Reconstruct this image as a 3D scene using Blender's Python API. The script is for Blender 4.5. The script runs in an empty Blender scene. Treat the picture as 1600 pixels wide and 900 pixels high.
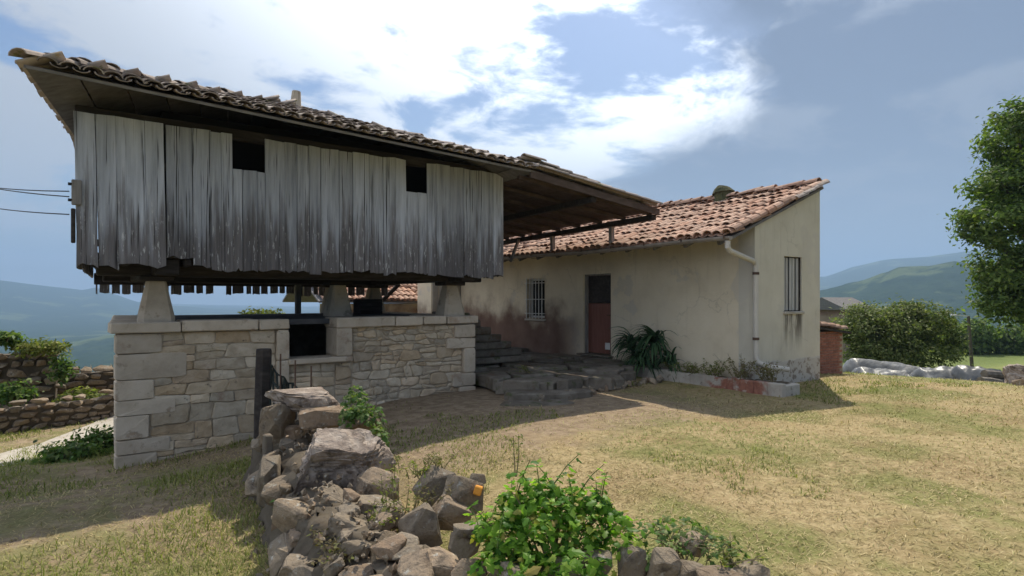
import bpy, bmesh, math, random
import numpy as np
from mathutils import Vector, Matrix, Euler

# ------------------------------------------------------------------ camera, sky, sun, exposure
sc = bpy.context.scene
COL = sc.collection
random.seed(7)
RNG = np.random.default_rng(11)
EYE = 1.75
F = 945.0                                   # focal length in pixels of a 1600 px wide frame
YAW = math.radians(53.77)
FW = Vector((math.cos(YAW), math.sin(YAW), 0)); RT = Vector((math.sin(YAW), -math.cos(YAW), 0))

cd = bpy.data.cameras.new('camera'); cam = bpy.data.objects.new('camera', cd); COL.objects.link(cam)
cd.sensor_width = 36; cd.lens = 36*F/1600; cd.shift_y = 0.010
cd.clip_start = 0.05; cd.clip_end = 30000
cam.location = (0, 0, EYE); cam.rotation_euler = (math.radians(90), 0, YAW-math.pi/2)
sc.camera = cam

SUNV = Vector((0.62, 0.42, 1.0)).normalized()            # towards the sun
SUN_EL = math.asin(SUNV.z); SUN_AZ = math.atan2(SUNV.y, SUNV.x)
sd = bpy.data.lights.new('sun', 'SUN'); sun = bpy.data.objects.new('sun', sd); COL.objects.link(sun)
sd.energy = 2.0; sd.angle = math.radians(0.6); sd.color = (1.0, 0.91, 0.75)
sun.rotation_euler = SUNV.to_track_quat('Z', 'Y').to_euler()

class NT:
    """small helper round a node tree"""
    def __init__(s, tree): s.t = tree; s.n = tree.nodes; s.l = tree.links
    def new(s, typ, **kw):
        n = s.n.new(typ)
        for k, v in kw.items(): setattr(n, k, v)
        return n
    def put(s, sock, v):
        if v is None: return
        if isinstance(v, bpy.types.NodeSocket): s.l.new(v, sock)
        elif isinstance(v, (tuple, list)) and len(v) == 3 and sock.type == 'RGBA': sock.default_value = (*v, 1)
        else: sock.default_value = v
    def math(s, op, a, b=None, c=None, clamp=False):
        n = s.new('ShaderNodeMath', operation=op, use_clamp=clamp)
        for i, v in enumerate((a, b, c)): s.put(n.inputs[i], v)
        return n.outputs[0]
    def vmath(s, op, a, b=None, out=0):
        n = s.new('ShaderNodeVectorMath', operation=op)
        s.put(n.inputs[0], a); s.put(n.inputs[1], b)
        return n.outputs[out]
    def noise(s, vec, scale, detail=4, rough=0.55, dist=0.0):
        n = s.new('ShaderNodeTexNoise'); s.put(n.inputs['Vector'], vec)
        n.inputs['Scale'].default_value = scale; n.inputs['Detail'].default_value = detail
        n.inputs['Roughness'].default_value = rough; n.inputs['Distortion'].default_value = dist
        return n.outputs['Fac']
    def voro(s, vec, scale, feature='F1'):
        n = s.new('ShaderNodeTexVoronoi', feature=feature); s.put(n.inputs['Vector'], vec); n.inputs['Scale'].default_value = scale
        return n.outputs['Distance']
    def ramp(s, fac, stops):
        n = s.new('ShaderNodeValToRGB'); s.put(n.inputs[0], fac); e = n.color_ramp.elements
        while len(e) < len(stops): e.new(0.5)
        for i, (p, c) in enumerate(stops):
            e[i].position = p; e[i].color = (*c, 1) if len(c) == 3 else c
        return n.outputs[0]
    def mix(s, fac, a, b, blend='MIX'):
        n = s.new('ShaderNodeMix', data_type='RGBA', blend_type=blend)
        s.put(n.inputs[0], fac); s.put(n.inputs[6], a); s.put(n.inputs[7], b)
        return n.outputs[2]
    def smooth(s, v, a, b):
        n = s.new('ShaderNodeMapRange', interpolation_type='SMOOTHSTEP')
        s.put(n.inputs[0], v); n.inputs[1].default_value = a; n.inputs[2].default_value = b
        return n.outputs[0]
    def sep(s, v):
        n = s.new('ShaderNodeSeparateXYZ'); s.put(n.inputs[0], v); return n.outputs
    def comb(s, x, y, z):
        n = s.new('ShaderNodeCombineXYZ')
        for i, v in enumerate((x, y, z)): s.put(n.inputs[i], v)
        return n.outputs[0]

# sky: Nishita air with a drifting cloud deck
w = bpy.data.worlds.new('World'); sc.world = w; w.use_nodes = True
W = NT(w.node_tree); W.n.clear()
sky = W.new('ShaderNodeTexSky', sky_type='NISHITA'); sky.sun_disc = False
sky.sun_elevation = SUN_EL; sky.sun_rotation = math.pi/2 - SUN_AZ
sky.altitude = 300; sky.air_density = 1.3; sky.dust_density = 2.5; sky.ozone_density = 1.5
g = W.new('ShaderNodeTexCoord').outputs['Generated']
gx, gy, gz = W.sep(g)
zz = W.math('MAXIMUM', gz, 0.0)
den = W.math('ADD', zz, 0.22)
px_ = W.math('DIVIDE', gx, den); py_ = W.math('DIVIDE', gy, den)
cp = W.comb(px_, py_, 3.7)
wob = W.noise(cp, 1.1, 3, 0.5)
cpw = W.vmath('ADD', cp, W.comb(W.math('MULTIPLY', wob, 0.9), W.math('MULTIPLY', wob, -0.6), wob))
side = W.vmath('DOT_PRODUCT', g, tuple(RT), out=1)        # the grey sheet lies to the right, the broken white cloud to the left
n1 = W.math('SUBTRACT', W.noise(W.vmath('ADD', cpw, (0.35, -0.30, 0.0)), 1.9, 12, 0.60), W.math('MULTIPLY', side, 0.05))
n2 = W.math('ADD', W.noise(W.vmath('ADD', cpw, (4.2, 1.3, 0)), 0.75, 9, 0.55), W.math('MULTIPLY', W.math('SUBTRACT', side, 0.07), 0.62))
sunw = W.math('MAXIMUM', W.vmath('DOT_PRODUCT', g, tuple(SUNV), out=1), 0.0)
glow = W.math('POWER', sunw, 7.0)
thin = W.smooth(n1, 0.43, 0.55)                            # bright broken cloud
deck = W.smooth(n2, 0.44, 0.62)                            # smooth grey-blue cloud sheet
hz = W.math('POWER', W.math('SUBTRACT', 1.0, W.math('MINIMUM', zz, 1.0)), 7.5)
skyc = W.mix(1.0, sky.outputs[0], (0.026, 0.030, 0.037), 'MULTIPLY')
front = W.smooth(W.vmath('DOT_PRODUCT', g, tuple(Vector((SUNV.x, SUNV.y, 0)).normalized()), out=1), 0.25, -0.75)   # unseen cloud opposite the sun, whitened to add fill light on shaded walls
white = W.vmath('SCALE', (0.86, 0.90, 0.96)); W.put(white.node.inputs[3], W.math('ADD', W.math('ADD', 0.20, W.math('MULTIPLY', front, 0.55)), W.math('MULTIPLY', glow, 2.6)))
grey = W.vmath('SCALE', (0.062, 0.078, 0.110)); W.put(grey.node.inputs[3], W.math('ADD', 0.92, W.math('MULTIPLY', glow, 0.35)))
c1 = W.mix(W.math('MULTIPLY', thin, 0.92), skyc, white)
c2 = W.mix(W.math('MULTIPLY', deck, 0.90), c1, grey)
c3 = W.mix(W.math('MULTIPLY', hz, 0.62), c2, (0.23, 0.25, 0.28))
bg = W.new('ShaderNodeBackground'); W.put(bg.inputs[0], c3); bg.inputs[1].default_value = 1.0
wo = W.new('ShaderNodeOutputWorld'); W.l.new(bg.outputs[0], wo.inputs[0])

sc.view_settings.view_transform = 'Standard'; sc.view_settings.look = 'None'
sc.view_settings.exposure = 1.6; sc.view_settings.gamma = 1.0
sc.cycles.use_denoising = True
sc.cycles.max_bounces = 10; sc.cycles.diffuse_bounces = 7; sc.cycles.volume_bounces = 1
sc.cycles.transparent_max_bounces = 8

# ------------------------------------------------------------------ helpers
def px(x, y, depth):
    """a point seen at photo pixel x,y that stands `depth` metres in front of the camera plane"""
    return FW*depth + RT*((x-800)/F*depth) + Vector((0, 0, EYE-(y-466)/F*depth))

def empty(name, loc, label, cat, group=None, kind=None):
    o = bpy.data.objects.new(name, None); COL.objects.link(o); o.location = loc; o.empty_display_size = .1
    tag(o, label, cat, group, kind); return o
def tag(o, label=None, cat=None, group=None, kind=None):
    for k, v in (('label', label), ('category', cat), ('group', group), ('kind', kind)):
        if v: o[k] = v
    return o
def adopt(o, parent):
    """children keep world coordinates: every location is a world location"""
    if parent is None: return
    o.parent = parent
    o.matrix_parent_inverse = Matrix.Translation(-parent.location)
def link(name, me, parent=None, loc=(0,0,0), rot=None, scale=None):
    o = bpy.data.objects.new(name, me); COL.objects.link(o); o.location = loc
    if rot is not None: o.rotation_euler = rot
    if scale is not None: o.scale = scale
    adopt(o, parent); return o
def rawmesh(name, V, Fc, m, smooth=False):
    me = bpy.data.meshes.new(name); me.from_pydata([tuple(v) for v in V], [], Fc)
    if m: me.materials.append(m)
    if smooth: me.polygons.foreach_set('use_smooth', [True]*len(me.polygons))
    me.update(); return me
def obj(name, V, Fc, m, parent=None, smooth=False):
    return link(name, rawmesh(name, V, Fc, m, smooth), parent)
def npmesh(name, V, tri, m, smooth=False, quad=False):
    V = np.asarray(V, np.float32); tri = np.asarray(tri, np.int32); k = tri.shape[1]
    me = bpy.data.meshes.new(name)
    me.vertices.add(len(V)); me.vertices.foreach_set('co', V.ravel())
    me.loops.add(tri.size); me.loops.foreach_set('vertex_index', tri.ravel())
    me.polygons.add(len(tri)); me.polygons.foreach_set('loop_start', np.arange(0, tri.size, k, dtype=np.int32))
    me.polygons.foreach_set('loop_total', np.full(len(tri), k, np.int32))
    me.update(calc_edges=True); me.materials.append(m)
    if smooth: me.polygons.foreach_set('use_smooth', np.ones(len(tri), bool))
    return me

class MB:
    def __init__(s): s.V = []; s.F = []
    def add(s, V, Fc):
        b = len(s.V); s.V += [Vector(v) for v in V]; s.F += [tuple(i+b for i in f) for f in Fc]; return s
    def box(s, a, b):
        x0,y0,z0 = a; x1,y1,z1 = b
        return s.add([(x0,y0,z0),(x1,y0,z0),(x1,y1,z0),(x0,y1,z0),(x0,y0,z1),(x1,y0,z1),(x1,y1,z1),(x0,y1,z1)],
            [(0,3,2,1),(4,5,6,7),(0,1,5,4),(1,2,6,5),(2,3,7,6),(3,0,4,7)])
    def bbox(s, a, b, e=.015, jit=0):
        """box with chamfered edges"""
        bm = bmesh.new(); bmesh.ops.create_cube(bm, size=1)
        c = [(a[i]+b[i])/2 for i in range(3)]; d = [b[i]-a[i] for i in range(3)]
        for v in bm.verts:
            v.co = Vector([c[i]+v.co[i]*d[i]+random.uniform(-jit, jit) for i in range(3)])
        bmesh.ops.bevel(bm, geom=list(bm.edges), offset=e, segments=1, affect='EDGES')
        bm.verts.index_update()
        s.add([v.co.copy() for v in bm.verts], [tuple(v.index for v in f.verts) for f in bm.faces]); bm.free(); return s
    def tube(s, pts, r, n=8, r1=None):
        pts = [Vector(p) for p in pts]; rings = []; b = len(s.V)
        for i, p in enumerate(pts):
            t = (pts[min(i+1, len(pts)-1)]-pts[max(i-1, 0)]).normalized()
            a = t.orthogonal().normalized() if abs(t.z) > .9 else t.cross(Vector((0,0,1))).normalized()
            c = t.cross(a); rr = r if r1 is None else r+(r1-r)*i/(len(pts)-1)
            for k in range(n):
                an = 2*math.pi*k/n; s.V.append(p+a*math.cos(an)*rr+c*math.sin(an)*rr)
        for i in range(len(pts)-1):
            for k in range(n):
                s.F.append((b+i*n+k, b+i*n+(k+1)%n, b+(i+1)*n+(k+1)%n, b+(i+1)*n+k))
        s.F.append(tuple(b+k for k in range(n))[::-1]); s.F.append(tuple(b+(len(pts)-1)*n+k for k in range(n)))
        return s
    def beam(s, p, q, w, h):
        p = Vector(p); q = Vector(q); t = (q-p).normalized()
        a = t.cross(Vector((0,0,1))); a = Vector((1,0,0)) if a.length < .01 else a.normalized(); c = a.cross(t)
        V = [e+a*sx*w/2+c*sy*h/2 for e in (p, q) for sx, sy in ((-1,-1),(1,-1),(1,1),(-1,1))]
        return s.add(V, [(0,1,2,3)[::-1],(4,5,6,7)]+[(i, (i+1)%4, 4+(i+1)%4, 4+i) for i in range(4)])
    def prism(s, poly, z0, z1):
        n = len(poly)
        V = [(p[0],p[1],z0) for p in poly]+[(p[0],p[1],z1) for p in poly]
        return s.add(V, [tuple(range(n))[::-1], tuple(range(n,2*n))]+[(i,(i+1)%n,n+(i+1)%n,n+i) for i in range(n)])
    def build(s, name, m, parent=None, smooth=False): return obj(name, s.V, s.F, m, parent, smooth)

# numpy value noise
def _h(ix, iy, seed):
    n = (ix*374761393 + iy*668265263 + seed*1442695041) & 0xffffffff
    n = ((n ^ (n >> 13))*1274126177) & 0xffffffff
    return ((n ^ (n >> 16)) & 0xffff)/65535.0
def vnoise(x, y, seed=0):
    x = np.asarray(x, float); y = np.asarray(y, float)
    ix = np.floor(x).astype(np.int64); iy = np.floor(y).astype(np.int64); fx = x-ix; fy = y-iy
    fx = fx*fx*(3-2*fx); fy = fy*fy*(3-2*fy)
    a = _h(ix,iy,seed); b = _h(ix+1,iy,seed); c = _h(ix,iy+1,seed); d = _h(ix+1,iy+1,seed)
    return (a*(1-fx)+b*fx)*(1-fy)+(c*(1-fx)+d*fx)*fy
def fbm(x, y, seed=0, o=4):
    s = 0; a = .5
    for i in range(o): s = s+a*(vnoise(x*2**i, y*2**i, seed+i*17)-.5)*2; a *= .5
    return s
def ss(a, b, x):
    t = np.clip((np.asarray(x, float)-a)/(b-a), 0, 1); return t*t*(3-2*t)

# ------------------------------------------------------------------ materials
def material(name):
    m = bpy.data.materials.new(name); m.use_nodes = True; t = NT(m.node_tree)
    return m, t, t.n['Principled BSDF']
def rnd(t, island=False):
    if island: return t.new('ShaderNodeNewGeometry').outputs['Random Per Island']
    return t.new('ShaderNodeObjectInfo').outputs['Random']
def both(t):
    return t.math('FRACT', t.math('ADD', rnd(t), rnd(t, True)))
def coords(t, r=None, sc_=(1,1,1)):
    p = t.new('ShaderNodeNewGeometry').outputs['Position']
    p = t.vmath('MULTIPLY', p, sc_)
    if r is not None: p = t.vmath('ADD', p, t.comb(t.math('MULTIPLY', r, 31.0), t.math('MULTIPLY', r, 17.0), t.math('MULTIPLY', r, 7.0)))
    return p
def bump(t, b, h, strength, dist):
    n = t.new('ShaderNodeBump'); n.inputs['Strength'].default_value = strength; n.inputs['Distance'].default_value = dist
    t.put(n.inputs['Height'], h); t.l.new(n.outputs[0], b.inputs['Normal'])
def surf(name, stops, scale=4, stretch=(1,1,1), rough=.9, var=.25, bstr=.5, bdist=.01, bscale=None, patch=None, detail=6, tint=None):
    """mottled surface; patch = (colour, noise scale, lo, hi) second colour in blotches; tint = per-piece colour ramp"""
    m, t, b = material(name); r = both(t); p = coords(t, r, stretch)
    n = t.noise(p, scale, detail, .6); c = t.ramp(n, stops)
    if tint: c = t.mix(.75, c, t.mix(1, c, t.ramp(r, tint), 'MULTIPLY'))
    if patch:
        for pc, ps, lo, hi in patch:
            c = t.mix(t.smooth(t.noise(p, ps, 5, .65), lo, hi), c, pc)
    v = t.math('ADD', 1-var, t.math('MULTIPLY', t.math('FRACT', t.math('MULTIPLY', r, 7.31)), 2*var))
    sc_ = t.vmath('SCALE', c); t.put(sc_.node.inputs[3], v)
    t.put(b.inputs['Base Color'], sc_); b.inputs['Roughness'].default_value = rough
    b.inputs['Specular IOR Level'].default_value = .25
    bump(t, b, t.noise(p, bscale or scale*4, 6, .65), bstr, bdist)
    return m
M = {}
M['stone'] = surf('wall_stone', [(.25,(.36,.29,.205)),(.5,(.52,.43,.315)),(.75,(.63,.54,.42))], 5, rough=.95, var=.22, bstr=.9, bdist=.02, bscale=14,
    patch=[((.13,.11,.085),9,.60,.75),((.34,.22,.16),3,.63,.78)], tint=[(0,(1,.86,.7)),(.35,(1,1,1)),(.7,(.92,.95,1)),(1,(1,.9,.82))])
M['ashlar'] = surf('dressed_stone', [(.25,(.40,.33,.25)),(.5,(.51,.43,.335)),(.8,(.59,.51,.415))], 4, rough=.95, var=.12, bstr=.6, bdist=.012, bscale=18,
    patch=[((.22,.18,.135),5,.56,.72),((.40,.30,.22),2.5,.58,.72)])
M['mortar'] = surf('mortar', [(.3,(.27,.22,.16)),(.7,(.47,.395,.30))], 6, rough=1, bstr=1, bdist=.02, bscale=20, var=.05)
M['core'] = surf('earth_core', [(.3,(.07,.055,.04)),(.7,(.12,.10,.075))], 6, rough=1, var=.05)
M['rubble'] = surf('rubble_stone', [(.25,(.13,.10,.075)),(.5,(.28,.228,.17)),(.78,(.48,.41,.325))], 7, rough=.97, var=.25, bstr=1, bdist=.03, bscale=16,
    patch=[((.075,.06,.048),7,.46,.74),((.40,.39,.35),13,.58,.72),((.38,.30,.10),6,.66,.80)], tint=[(0,(1,.82,.72)),(.3,(1,.97,.92)),(.65,(.86,.88,.9)),(1,(1,.9,.78))])
M['boulder'] = surf('porous_boulder', [(.25,(.17,.128,.105)),(.5,(.33,.27,.225)),(.75,(.52,.45,.385))], 6, rough=.97, var=.05, bstr=1, bdist=.05, bscale=9,
    patch=[((.09,.07,.058),8,.48,.70),((.42,.34,.10),7,.70,.80)])
M['slabstone'] = surf('step_slab', [(.25,(.10,.082,.064)),(.5,(.175,.15,.122)),(.8,(.28,.25,.21))], 5, rough=.9, var=.2, bstr=.7, bdist=.015,
    patch=[((.09,.10,.045),4,.52,.66),((.13,.095,.065),2.5,.52,.66)])
M['slate'] = surf('platform_slab', [(.3,(.05,.052,.056)),(.7,(.10,.10,.105))], 3, rough=.9, var=.05)
M['wood_dark'] = surf('dark_timber', [(.25,(.022,.019,.018)),(.5,(.042,.035,.032)),(.8,(.08,.068,.062))], 5, (.6,3,3), rough=.9, var=.25, bstr=.5)
M['wood_soffit'] = surf('soffit_timber', [(.25,(.10,.094,.094)),(.5,(.165,.157,.157)),(.8,(.235,.225,.225))], 4, (1,3,3), rough=.9, var=.22, bstr=.5)
M['wood_grey'] = surf('grey_timber', [(.25,(.14,.125,.115)),(.5,(.24,.22,.205)),(.8,(.34,.32,.30))], 5, (5,5,.5), rough=.9, var=.2, bstr=.5)
M['tile'] = surf('roof_tile', [(.2,(.28,.17,.12)),(.5,(.43,.285,.21)),(.8,(.55,.42,.335))], 6, rough=.9, var=.22, bstr=.5, bdist=.008, bscale=30,
    patch=[((.15,.12,.10),7,.58,.72),((.55,.47,.40),5,.66,.78)], tint=[(0,(1,.78,.68)),(.4,(1,1,1)),(.7,(1,.93,.9)),(1,(.82,.74,.72))])
M['tile_old'] = surf('mossy_roof_tile', [(.2,(.20,.165,.145)),(.5,(.34,.285,.25)),(.8,(.47,.40,.35))], 6, rough=.95, var=.25, bstr=.7, bdist=.01, bscale=25,
    patch=[((.16,.165,.07),6,.58,.70),((.42,.27,.19),3,.64,.74)])
M['brick'] = surf('shed_brick', [(.3,(.25,.10,.07)),(.7,(.37,.165,.11))], 12, rough=.95, var=.18, bstr=.5)
M['rock_white'] = surf('pale_rubble', [(.3,(.30,.28,.25)),(.7,(.55,.52,.47))], 8, rough=.95, var=.2, bstr=.8, bdist=.02)
M['gutter'] = surf('gutter_metal', [(.3,(.24,.21,.185)),(.7,(.36,.32,.29))], 6, rough=.6, var=.05, bstr=.1)
M['pipe'] = surf('pvc_pipe', [(.3,(.46,.43,.38)),(.7,(.56,.52,.46))], 3, rough=.5, var=.04, bstr=.05, patch=[((.25,.22,.18),6,.62,.75)])
M['iron_white'] = surf('white_iron', [(.3,(.62,.61,.58)),(.7,(.75,.74,.72))], 9, rough=.55, var=.04, bstr=.1)
M['door'] = surf('brown_door', [(.3,(.20,.08,.058)),(.7,(.27,.115,.085))], 3, (1,8,.6), rough=.7, var=.05, bstr=.2)
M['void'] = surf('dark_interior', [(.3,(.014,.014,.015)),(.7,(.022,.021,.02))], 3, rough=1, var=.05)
M['wire'] = surf('black_cable', [(.3,(.02,.02,.022)),(.7,(.03,.03,.03))], 3, rough=.6, var=.05)
M['net'] = surf('dark_netting', [(.3,(.02,.028,.026)),(.7,(.045,.055,.05))], 14, rough=.8, var=.1)
M['rust'] = surf('rusty_iron', [(.3,(.07,.045,.035)),(.7,(.14,.085,.06))], 14, rough=.85, var=.1)
M['concrete'] = surf('pale_concrete', [(.3,(.36,.32,.27)),(.7,(.47,.43,.37))], 3, rough=.95, var=.04, bstr=.4)
M['log'] = surf('old_log', [(.3,(.08,.07,.06)),(.7,(.20,.18,.155))], 8, rough=.95, var=.2)
M['moss'] = surf('mossy_chimney', [(.3,(.05,.06,.03)),(.6,(.10,.10,.05)),(.85,(.17,.15,.11))], 8, rough=1, var=.1, bstr=1, bdist=.03)
M['bark'] = surf('bark', [(.3,(.06,.05,.04)),(.7,(.15,.125,.10))], 6, (3,3,.6), rough=.95, bstr=1, bdist=.02)
M['stem'] = surf('dry_stem', [(.3,(.14,.11,.06)),(.7,(.24,.20,.11))], 9, rough=.9)
M['slat'] = surf('faded_slat', [(.3,(.34,.33,.31)),(.7,(.48,.47,.45))], 5, (5,5,.5), rough=.9, var=.12, bstr=.4)
M['wood_brown'] = surf('brown_boards', [(.25,(.05,.034,.027)),(.5,(.085,.06,.048)),(.8,(.14,.105,.088))], 4, (1,3,3), rough=.9, var=.2, bstr=.4)
M['orange'] = surf('orange_plastic', [(.3,(.62,.25,.03)),(.7,(.72,.32,.05))], 4, rough=.5, var=.03)

def leafmat(name, stops, trans=.35, rough=.5, var=.25, hue=None):
    m, t, b = material(name); r = both(t); p = coords(t)
    c = t.ramp(r, stops)
    if hue: c = t.mix(t.smooth(t.noise(p, hue[1], 3), .45, .62), c, hue[0])
    v = t.math('ADD', 1-var, t.math('MULTIPLY', t.math('FRACT', t.math('MULTIPLY', r, 13.7)), 2*var))
    s_ = t.vmath('SCALE', c); t.put(s_.node.inputs[3], v)
    t.put(b.inputs['Base Color'], s_); b.inputs['Roughness'].default_value = rough
    b.inputs['Specular IOR Level'].default_value = .12
    tr = t.new('ShaderNodeBsdfTranslucent'); tc = t.vmath('MULTIPLY', s_, (1.25,1.5,.55)); t.l.new(tc, tr.inputs[0])
    mx = t.new('ShaderNodeMixShader'); mx.inputs[0].default_value = trans
    t.l.new(b.outputs[0], mx.inputs[1]); t.l.new(tr.outputs[0], mx.inputs[2])
    t.l.new(mx.outputs[0], t.n['Material Output'].inputs[0])
    return m
M['ivy'] = leafmat('ivy_leaf', [(0,(.04,.11,.02)),(.3,(.11,.23,.03)),(.65,(.20,.35,.045)),(.88,(.29,.40,.08)),(.96,(.40,.38,.09)),(1,(.34,.26,.10))], .5, .42)
M['ivy_dull'] = leafmat('ivy_leaf_dull', [(0,(.05,.10,.03)),(.5,(.10,.17,.05)),(1,(.20,.24,.09))], .4, .5)
M['tree'] = leafmat('tree_leaf', [(0,(.05,.085,.022)),(.5,(.10,.15,.04)),(1,(.19,.235,.075))], .4, .6)
M['bush'] = leafmat('bush_leaf', [(0,(.06,.085,.025)),(.5,(.13,.165,.055)),(1,(.24,.25,.11))], .3, .6)
M['aloe'] = leafmat('aloe_leaf', [(0,(.022,.05,.024)),(.5,(.04,.085,.038)),(1,(.065,.115,.05))], .05, .45)
M['weed'] = leafmat('weed_leaf', [(0,(.09,.12,.03)),(.5,(.16,.19,.05)),(1,(.28,.26,.09))], .35, .6)
M['dryweed'] = leafmat('dry_weed', [(0,(.13,.10,.05)),(.5,(.19,.16,.08)),(1,(.15,.17,.06))], .3, .7)
M['straw'] = leafmat('straw', [(0,(.25,.185,.09)),(.35,(.38,.295,.155)),(.8,(.48,.385,.22)),(1,(.27,.265,.10))], .15, .7, .28, hue=((.215,.23,.07), .33))
M['green_grass'] = leafmat('green_grass', [(0,(.12,.15,.04)),(.5,(.20,.22,.065)),(1,(.32,.30,.12))], .3, .7)

# weathered hórreo planks: grey faded paint, brown bare wood low down, pale flakes
m, t, b = material('weathered_plank'); r = rnd(t)
pos = t.new('ShaderNodeNewGeometry').outputs['Position']; z = t.sep(pos)[2]
ps = coords(t, r, (9, 9, .55)); pf = coords(t, r, (30, 30, 2.2))
base = t.ramp(t.noise(ps, 1.6, 7, .62), [(.2,(.22,.230,.255)),(.42,(.39,.408,.452)),(.62,(.50,.52,.57)),(.85,(.60,.615,.65))])
low = t.smooth(t.math('ADD', t.math('MULTIPLY', t.math('SUBTRACT', 3.5, z), .58), t.math('MULTIPLY', t.math('SUBTRACT', t.noise(ps, 1.0, 5, .6), .5), 1.7)), .12, .62)
bare = t.ramp(t.noise(pf, 1.0, 5, .6), [(.25,(.055,.043,.038)),(.55,(.115,.095,.088)),(.85,(.20,.175,.165))])
c = t.mix(t.math('MULTIPLY', low, .82), base, bare)
fl = t.math('MULTIPLY', t.smooth(t.noise(coords(t, r, (22,22,3.2)), 1.3, 6, .7), .585, .625), t.smooth(z, 3.6, 2.5))
c = t.mix(t.math('MULTIPLY', fl, .85), c, (.56,.56,.56))
c = t.mix(t.smooth(t.noise(coords(t, r, (40,40,.7)), 1.0, 3, .6), .59, .68), c, (.035,.032,.033))
sv = t.vmath('SCALE', c); t.put(sv.node.inputs[3], t.math('ADD', .78, t.math('MULTIPLY', r, .42)))
t.put(b.inputs['Base Color'], sv); b.inputs['Roughness'].default_value = .85; b.inputs['Specular IOR Level'].default_value = .2
bump(t, b, t.noise(pf, 1.6, 6, .65), .7, .012); M['plank'] = m

# house render: pale cream plaster with rain stains and bare brown patches low down near the stairs
m, t, b = material('cream_plaster')
pos = t.new('ShaderNodeNewGeometry').outputs['Position']; X, Y, Z = t.sep(pos)
n = t.noise(pos, 1.3, 6, .6)
c = t.ramp(n, [(.25,(.60,.515,.38)),(.5,(.70,.61,.46)),(.8,(.755,.67,.52))])
st = t.smooth(t.noise(t.vmath('MULTIPLY', pos, (5,5,.5)), 1.2, 5, .65), .55, .75)
c = t.mix(t.math('MULTIPLY', st, .18), c, (.36,.29,.21))
wp = t.vmath('ADD', pos, t.comb(t.math('MULTIPLY', t.noise(pos, 2.2, 4), .7), t.math('MULTIPLY', t.noise(t.vmath('ADD', pos, (9,4,2)), 2.2, 4), .7), t.math('MULTIPLY', t.noise(t.vmath('ADD', pos, (3,8,5)), 2.2, 4), .7)))
ck = t.math('MULTIPLY', t.smooth(t.voro(wp, .75, 'DISTANCE_TO_EDGE'), .012, .003), t.smooth(t.noise(pos, .8, 3), .48, .58))
c = t.mix(t.math('MULTIPLY', ck, .22), c, (.20,.17,.13))
c = t.mix(t.math('MULTIPLY', t.smooth(t.noise(t.vmath('ADD', pos, (5,5,5)), .9, 5, .6), .585, .61), .5), c, (.52,.48,.42))
c = t.mix(t.math('MULTIPLY', t.smooth(t.noise(t.vmath('MULTIPLY', pos, (16,16,.8)), 1.0, 5, .6), .60, .70), t.math('MULTIPLY', t.smooth(Z, 1.6, 3.2), .45)), c, (.33,.27,.20))
dl = t.math('MULTIPLY', t.smooth(Y, 10.9, 12.6), t.smooth(t.math('ADD', Z, t.math('MULTIPLY', t.noise(pos, 1.8, 4), 1.6)), 2.7, 1.7))
c = t.mix(dl, c, t.ramp(n, [(.3,(.14,.085,.065)),(.7,(.24,.155,.12))]))
lowd = t.math('MULTIPLY', t.smooth(t.math('ADD', Z, t.math('MULTIPLY', t.noise(pos, 3.5, 5), .7)), .75, .35), .55)
c = t.mix(lowd, c, (.26,.22,.17))
t.put(b.inputs['Base Color'], c); b.inputs['Roughness'].default_value = .95; b.inputs['Specular IOR Level'].default_value = .15
bump(t, b, t.math('ADD', t.noise(pos, 22, 6, .7), t.math('MULTIPLY', t.noise(pos, 3, 4, .6), 2.5)), .5, .012); M['plaster'] = m

# end wall: greyer render, black drip stains under the window, whitewashed flaking plinth
m, t, b = material('end_wall_plaster')
pos = t.new('ShaderNodeNewGeometry').outputs['Position']; X, Y, Z = t.sep(pos)
n = t.noise(pos, 1.5, 6, .6)
c = t.ramp(n, [(.25,(.49,.45,.365)),(.5,(.57,.53,.44)),(.8,(.62,.58,.485))])
st = t.smooth(t.noise(t.vmath('MULTIPLY', pos, (6,6,.4)), 1.2, 5, .65), .55, .8)
c = t.mix(t.math('MULTIPLY', st, .3), c, (.28,.25,.19))
wp = t.vmath('ADD', pos, t.comb(t.math('MULTIPLY', t.noise(pos, 2.2, 4), .7), t.math('MULTIPLY', t.noise(t.vmath('ADD', pos, (9,4,2)), 2.2, 4), .7), t.math('MULTIPLY', t.noise(t.vmath('ADD', pos, (3,8,5)), 2.2, 4), .7)))
ck = t.math('MULTIPLY', t.smooth(t.voro(wp, .75, 'DISTANCE_TO_EDGE'), .012, .003), t.smooth(t.noise(pos, .8, 3), .48, .58))
c = t.mix(t.math('MULTIPLY', ck, .22), c, (.20,.17,.13))
c = t.mix(t.math('MULTIPLY', t.smooth(t.noise(t.vmath('ADD', pos, (5,5,5)), .9, 5, .6), .585, .61), .5), c, (.52,.48,.42))
c = t.mix(t.math('MULTIPLY', t.smooth(t.noise(t.vmath('MULTIPLY', pos, (16,16,.8)), 1.0, 5, .6), .60, .70), t.math('MULTIPLY', t.smooth(Z, 1.6, 3.2), .45)), c, (.33,.27,.20))
drip = t.math('MULTIPLY', t.math('MULTIPLY', t.smooth(t.math('ABSOLUTE', t.math('SUBTRACT', X, 12.08)), .42, .26), t.smooth(Z, .55, 1.35)),
    t.math('MULTIPLY', t.smooth(Z, 1.50, 1.46), t.smooth(t.noise(t.vmath('MULTIPLY', pos, (13,13,.9)), 1.0, 5, .65), .40, .58)))
c = t.mix(t.math('MULTIPLY', drip, .95), c, (.09,.075,.06))
pl = t.smooth(t.math('ADD', Z, t.math('MULTIPLY', t.noise(pos, 4, 4), .12)), .56, .52)
plc = t.mix(t.smooth(t.noise(pos, 6, 6, .7), .50, .58), (.46,.43,.385), (.24,.20,.165))
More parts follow.
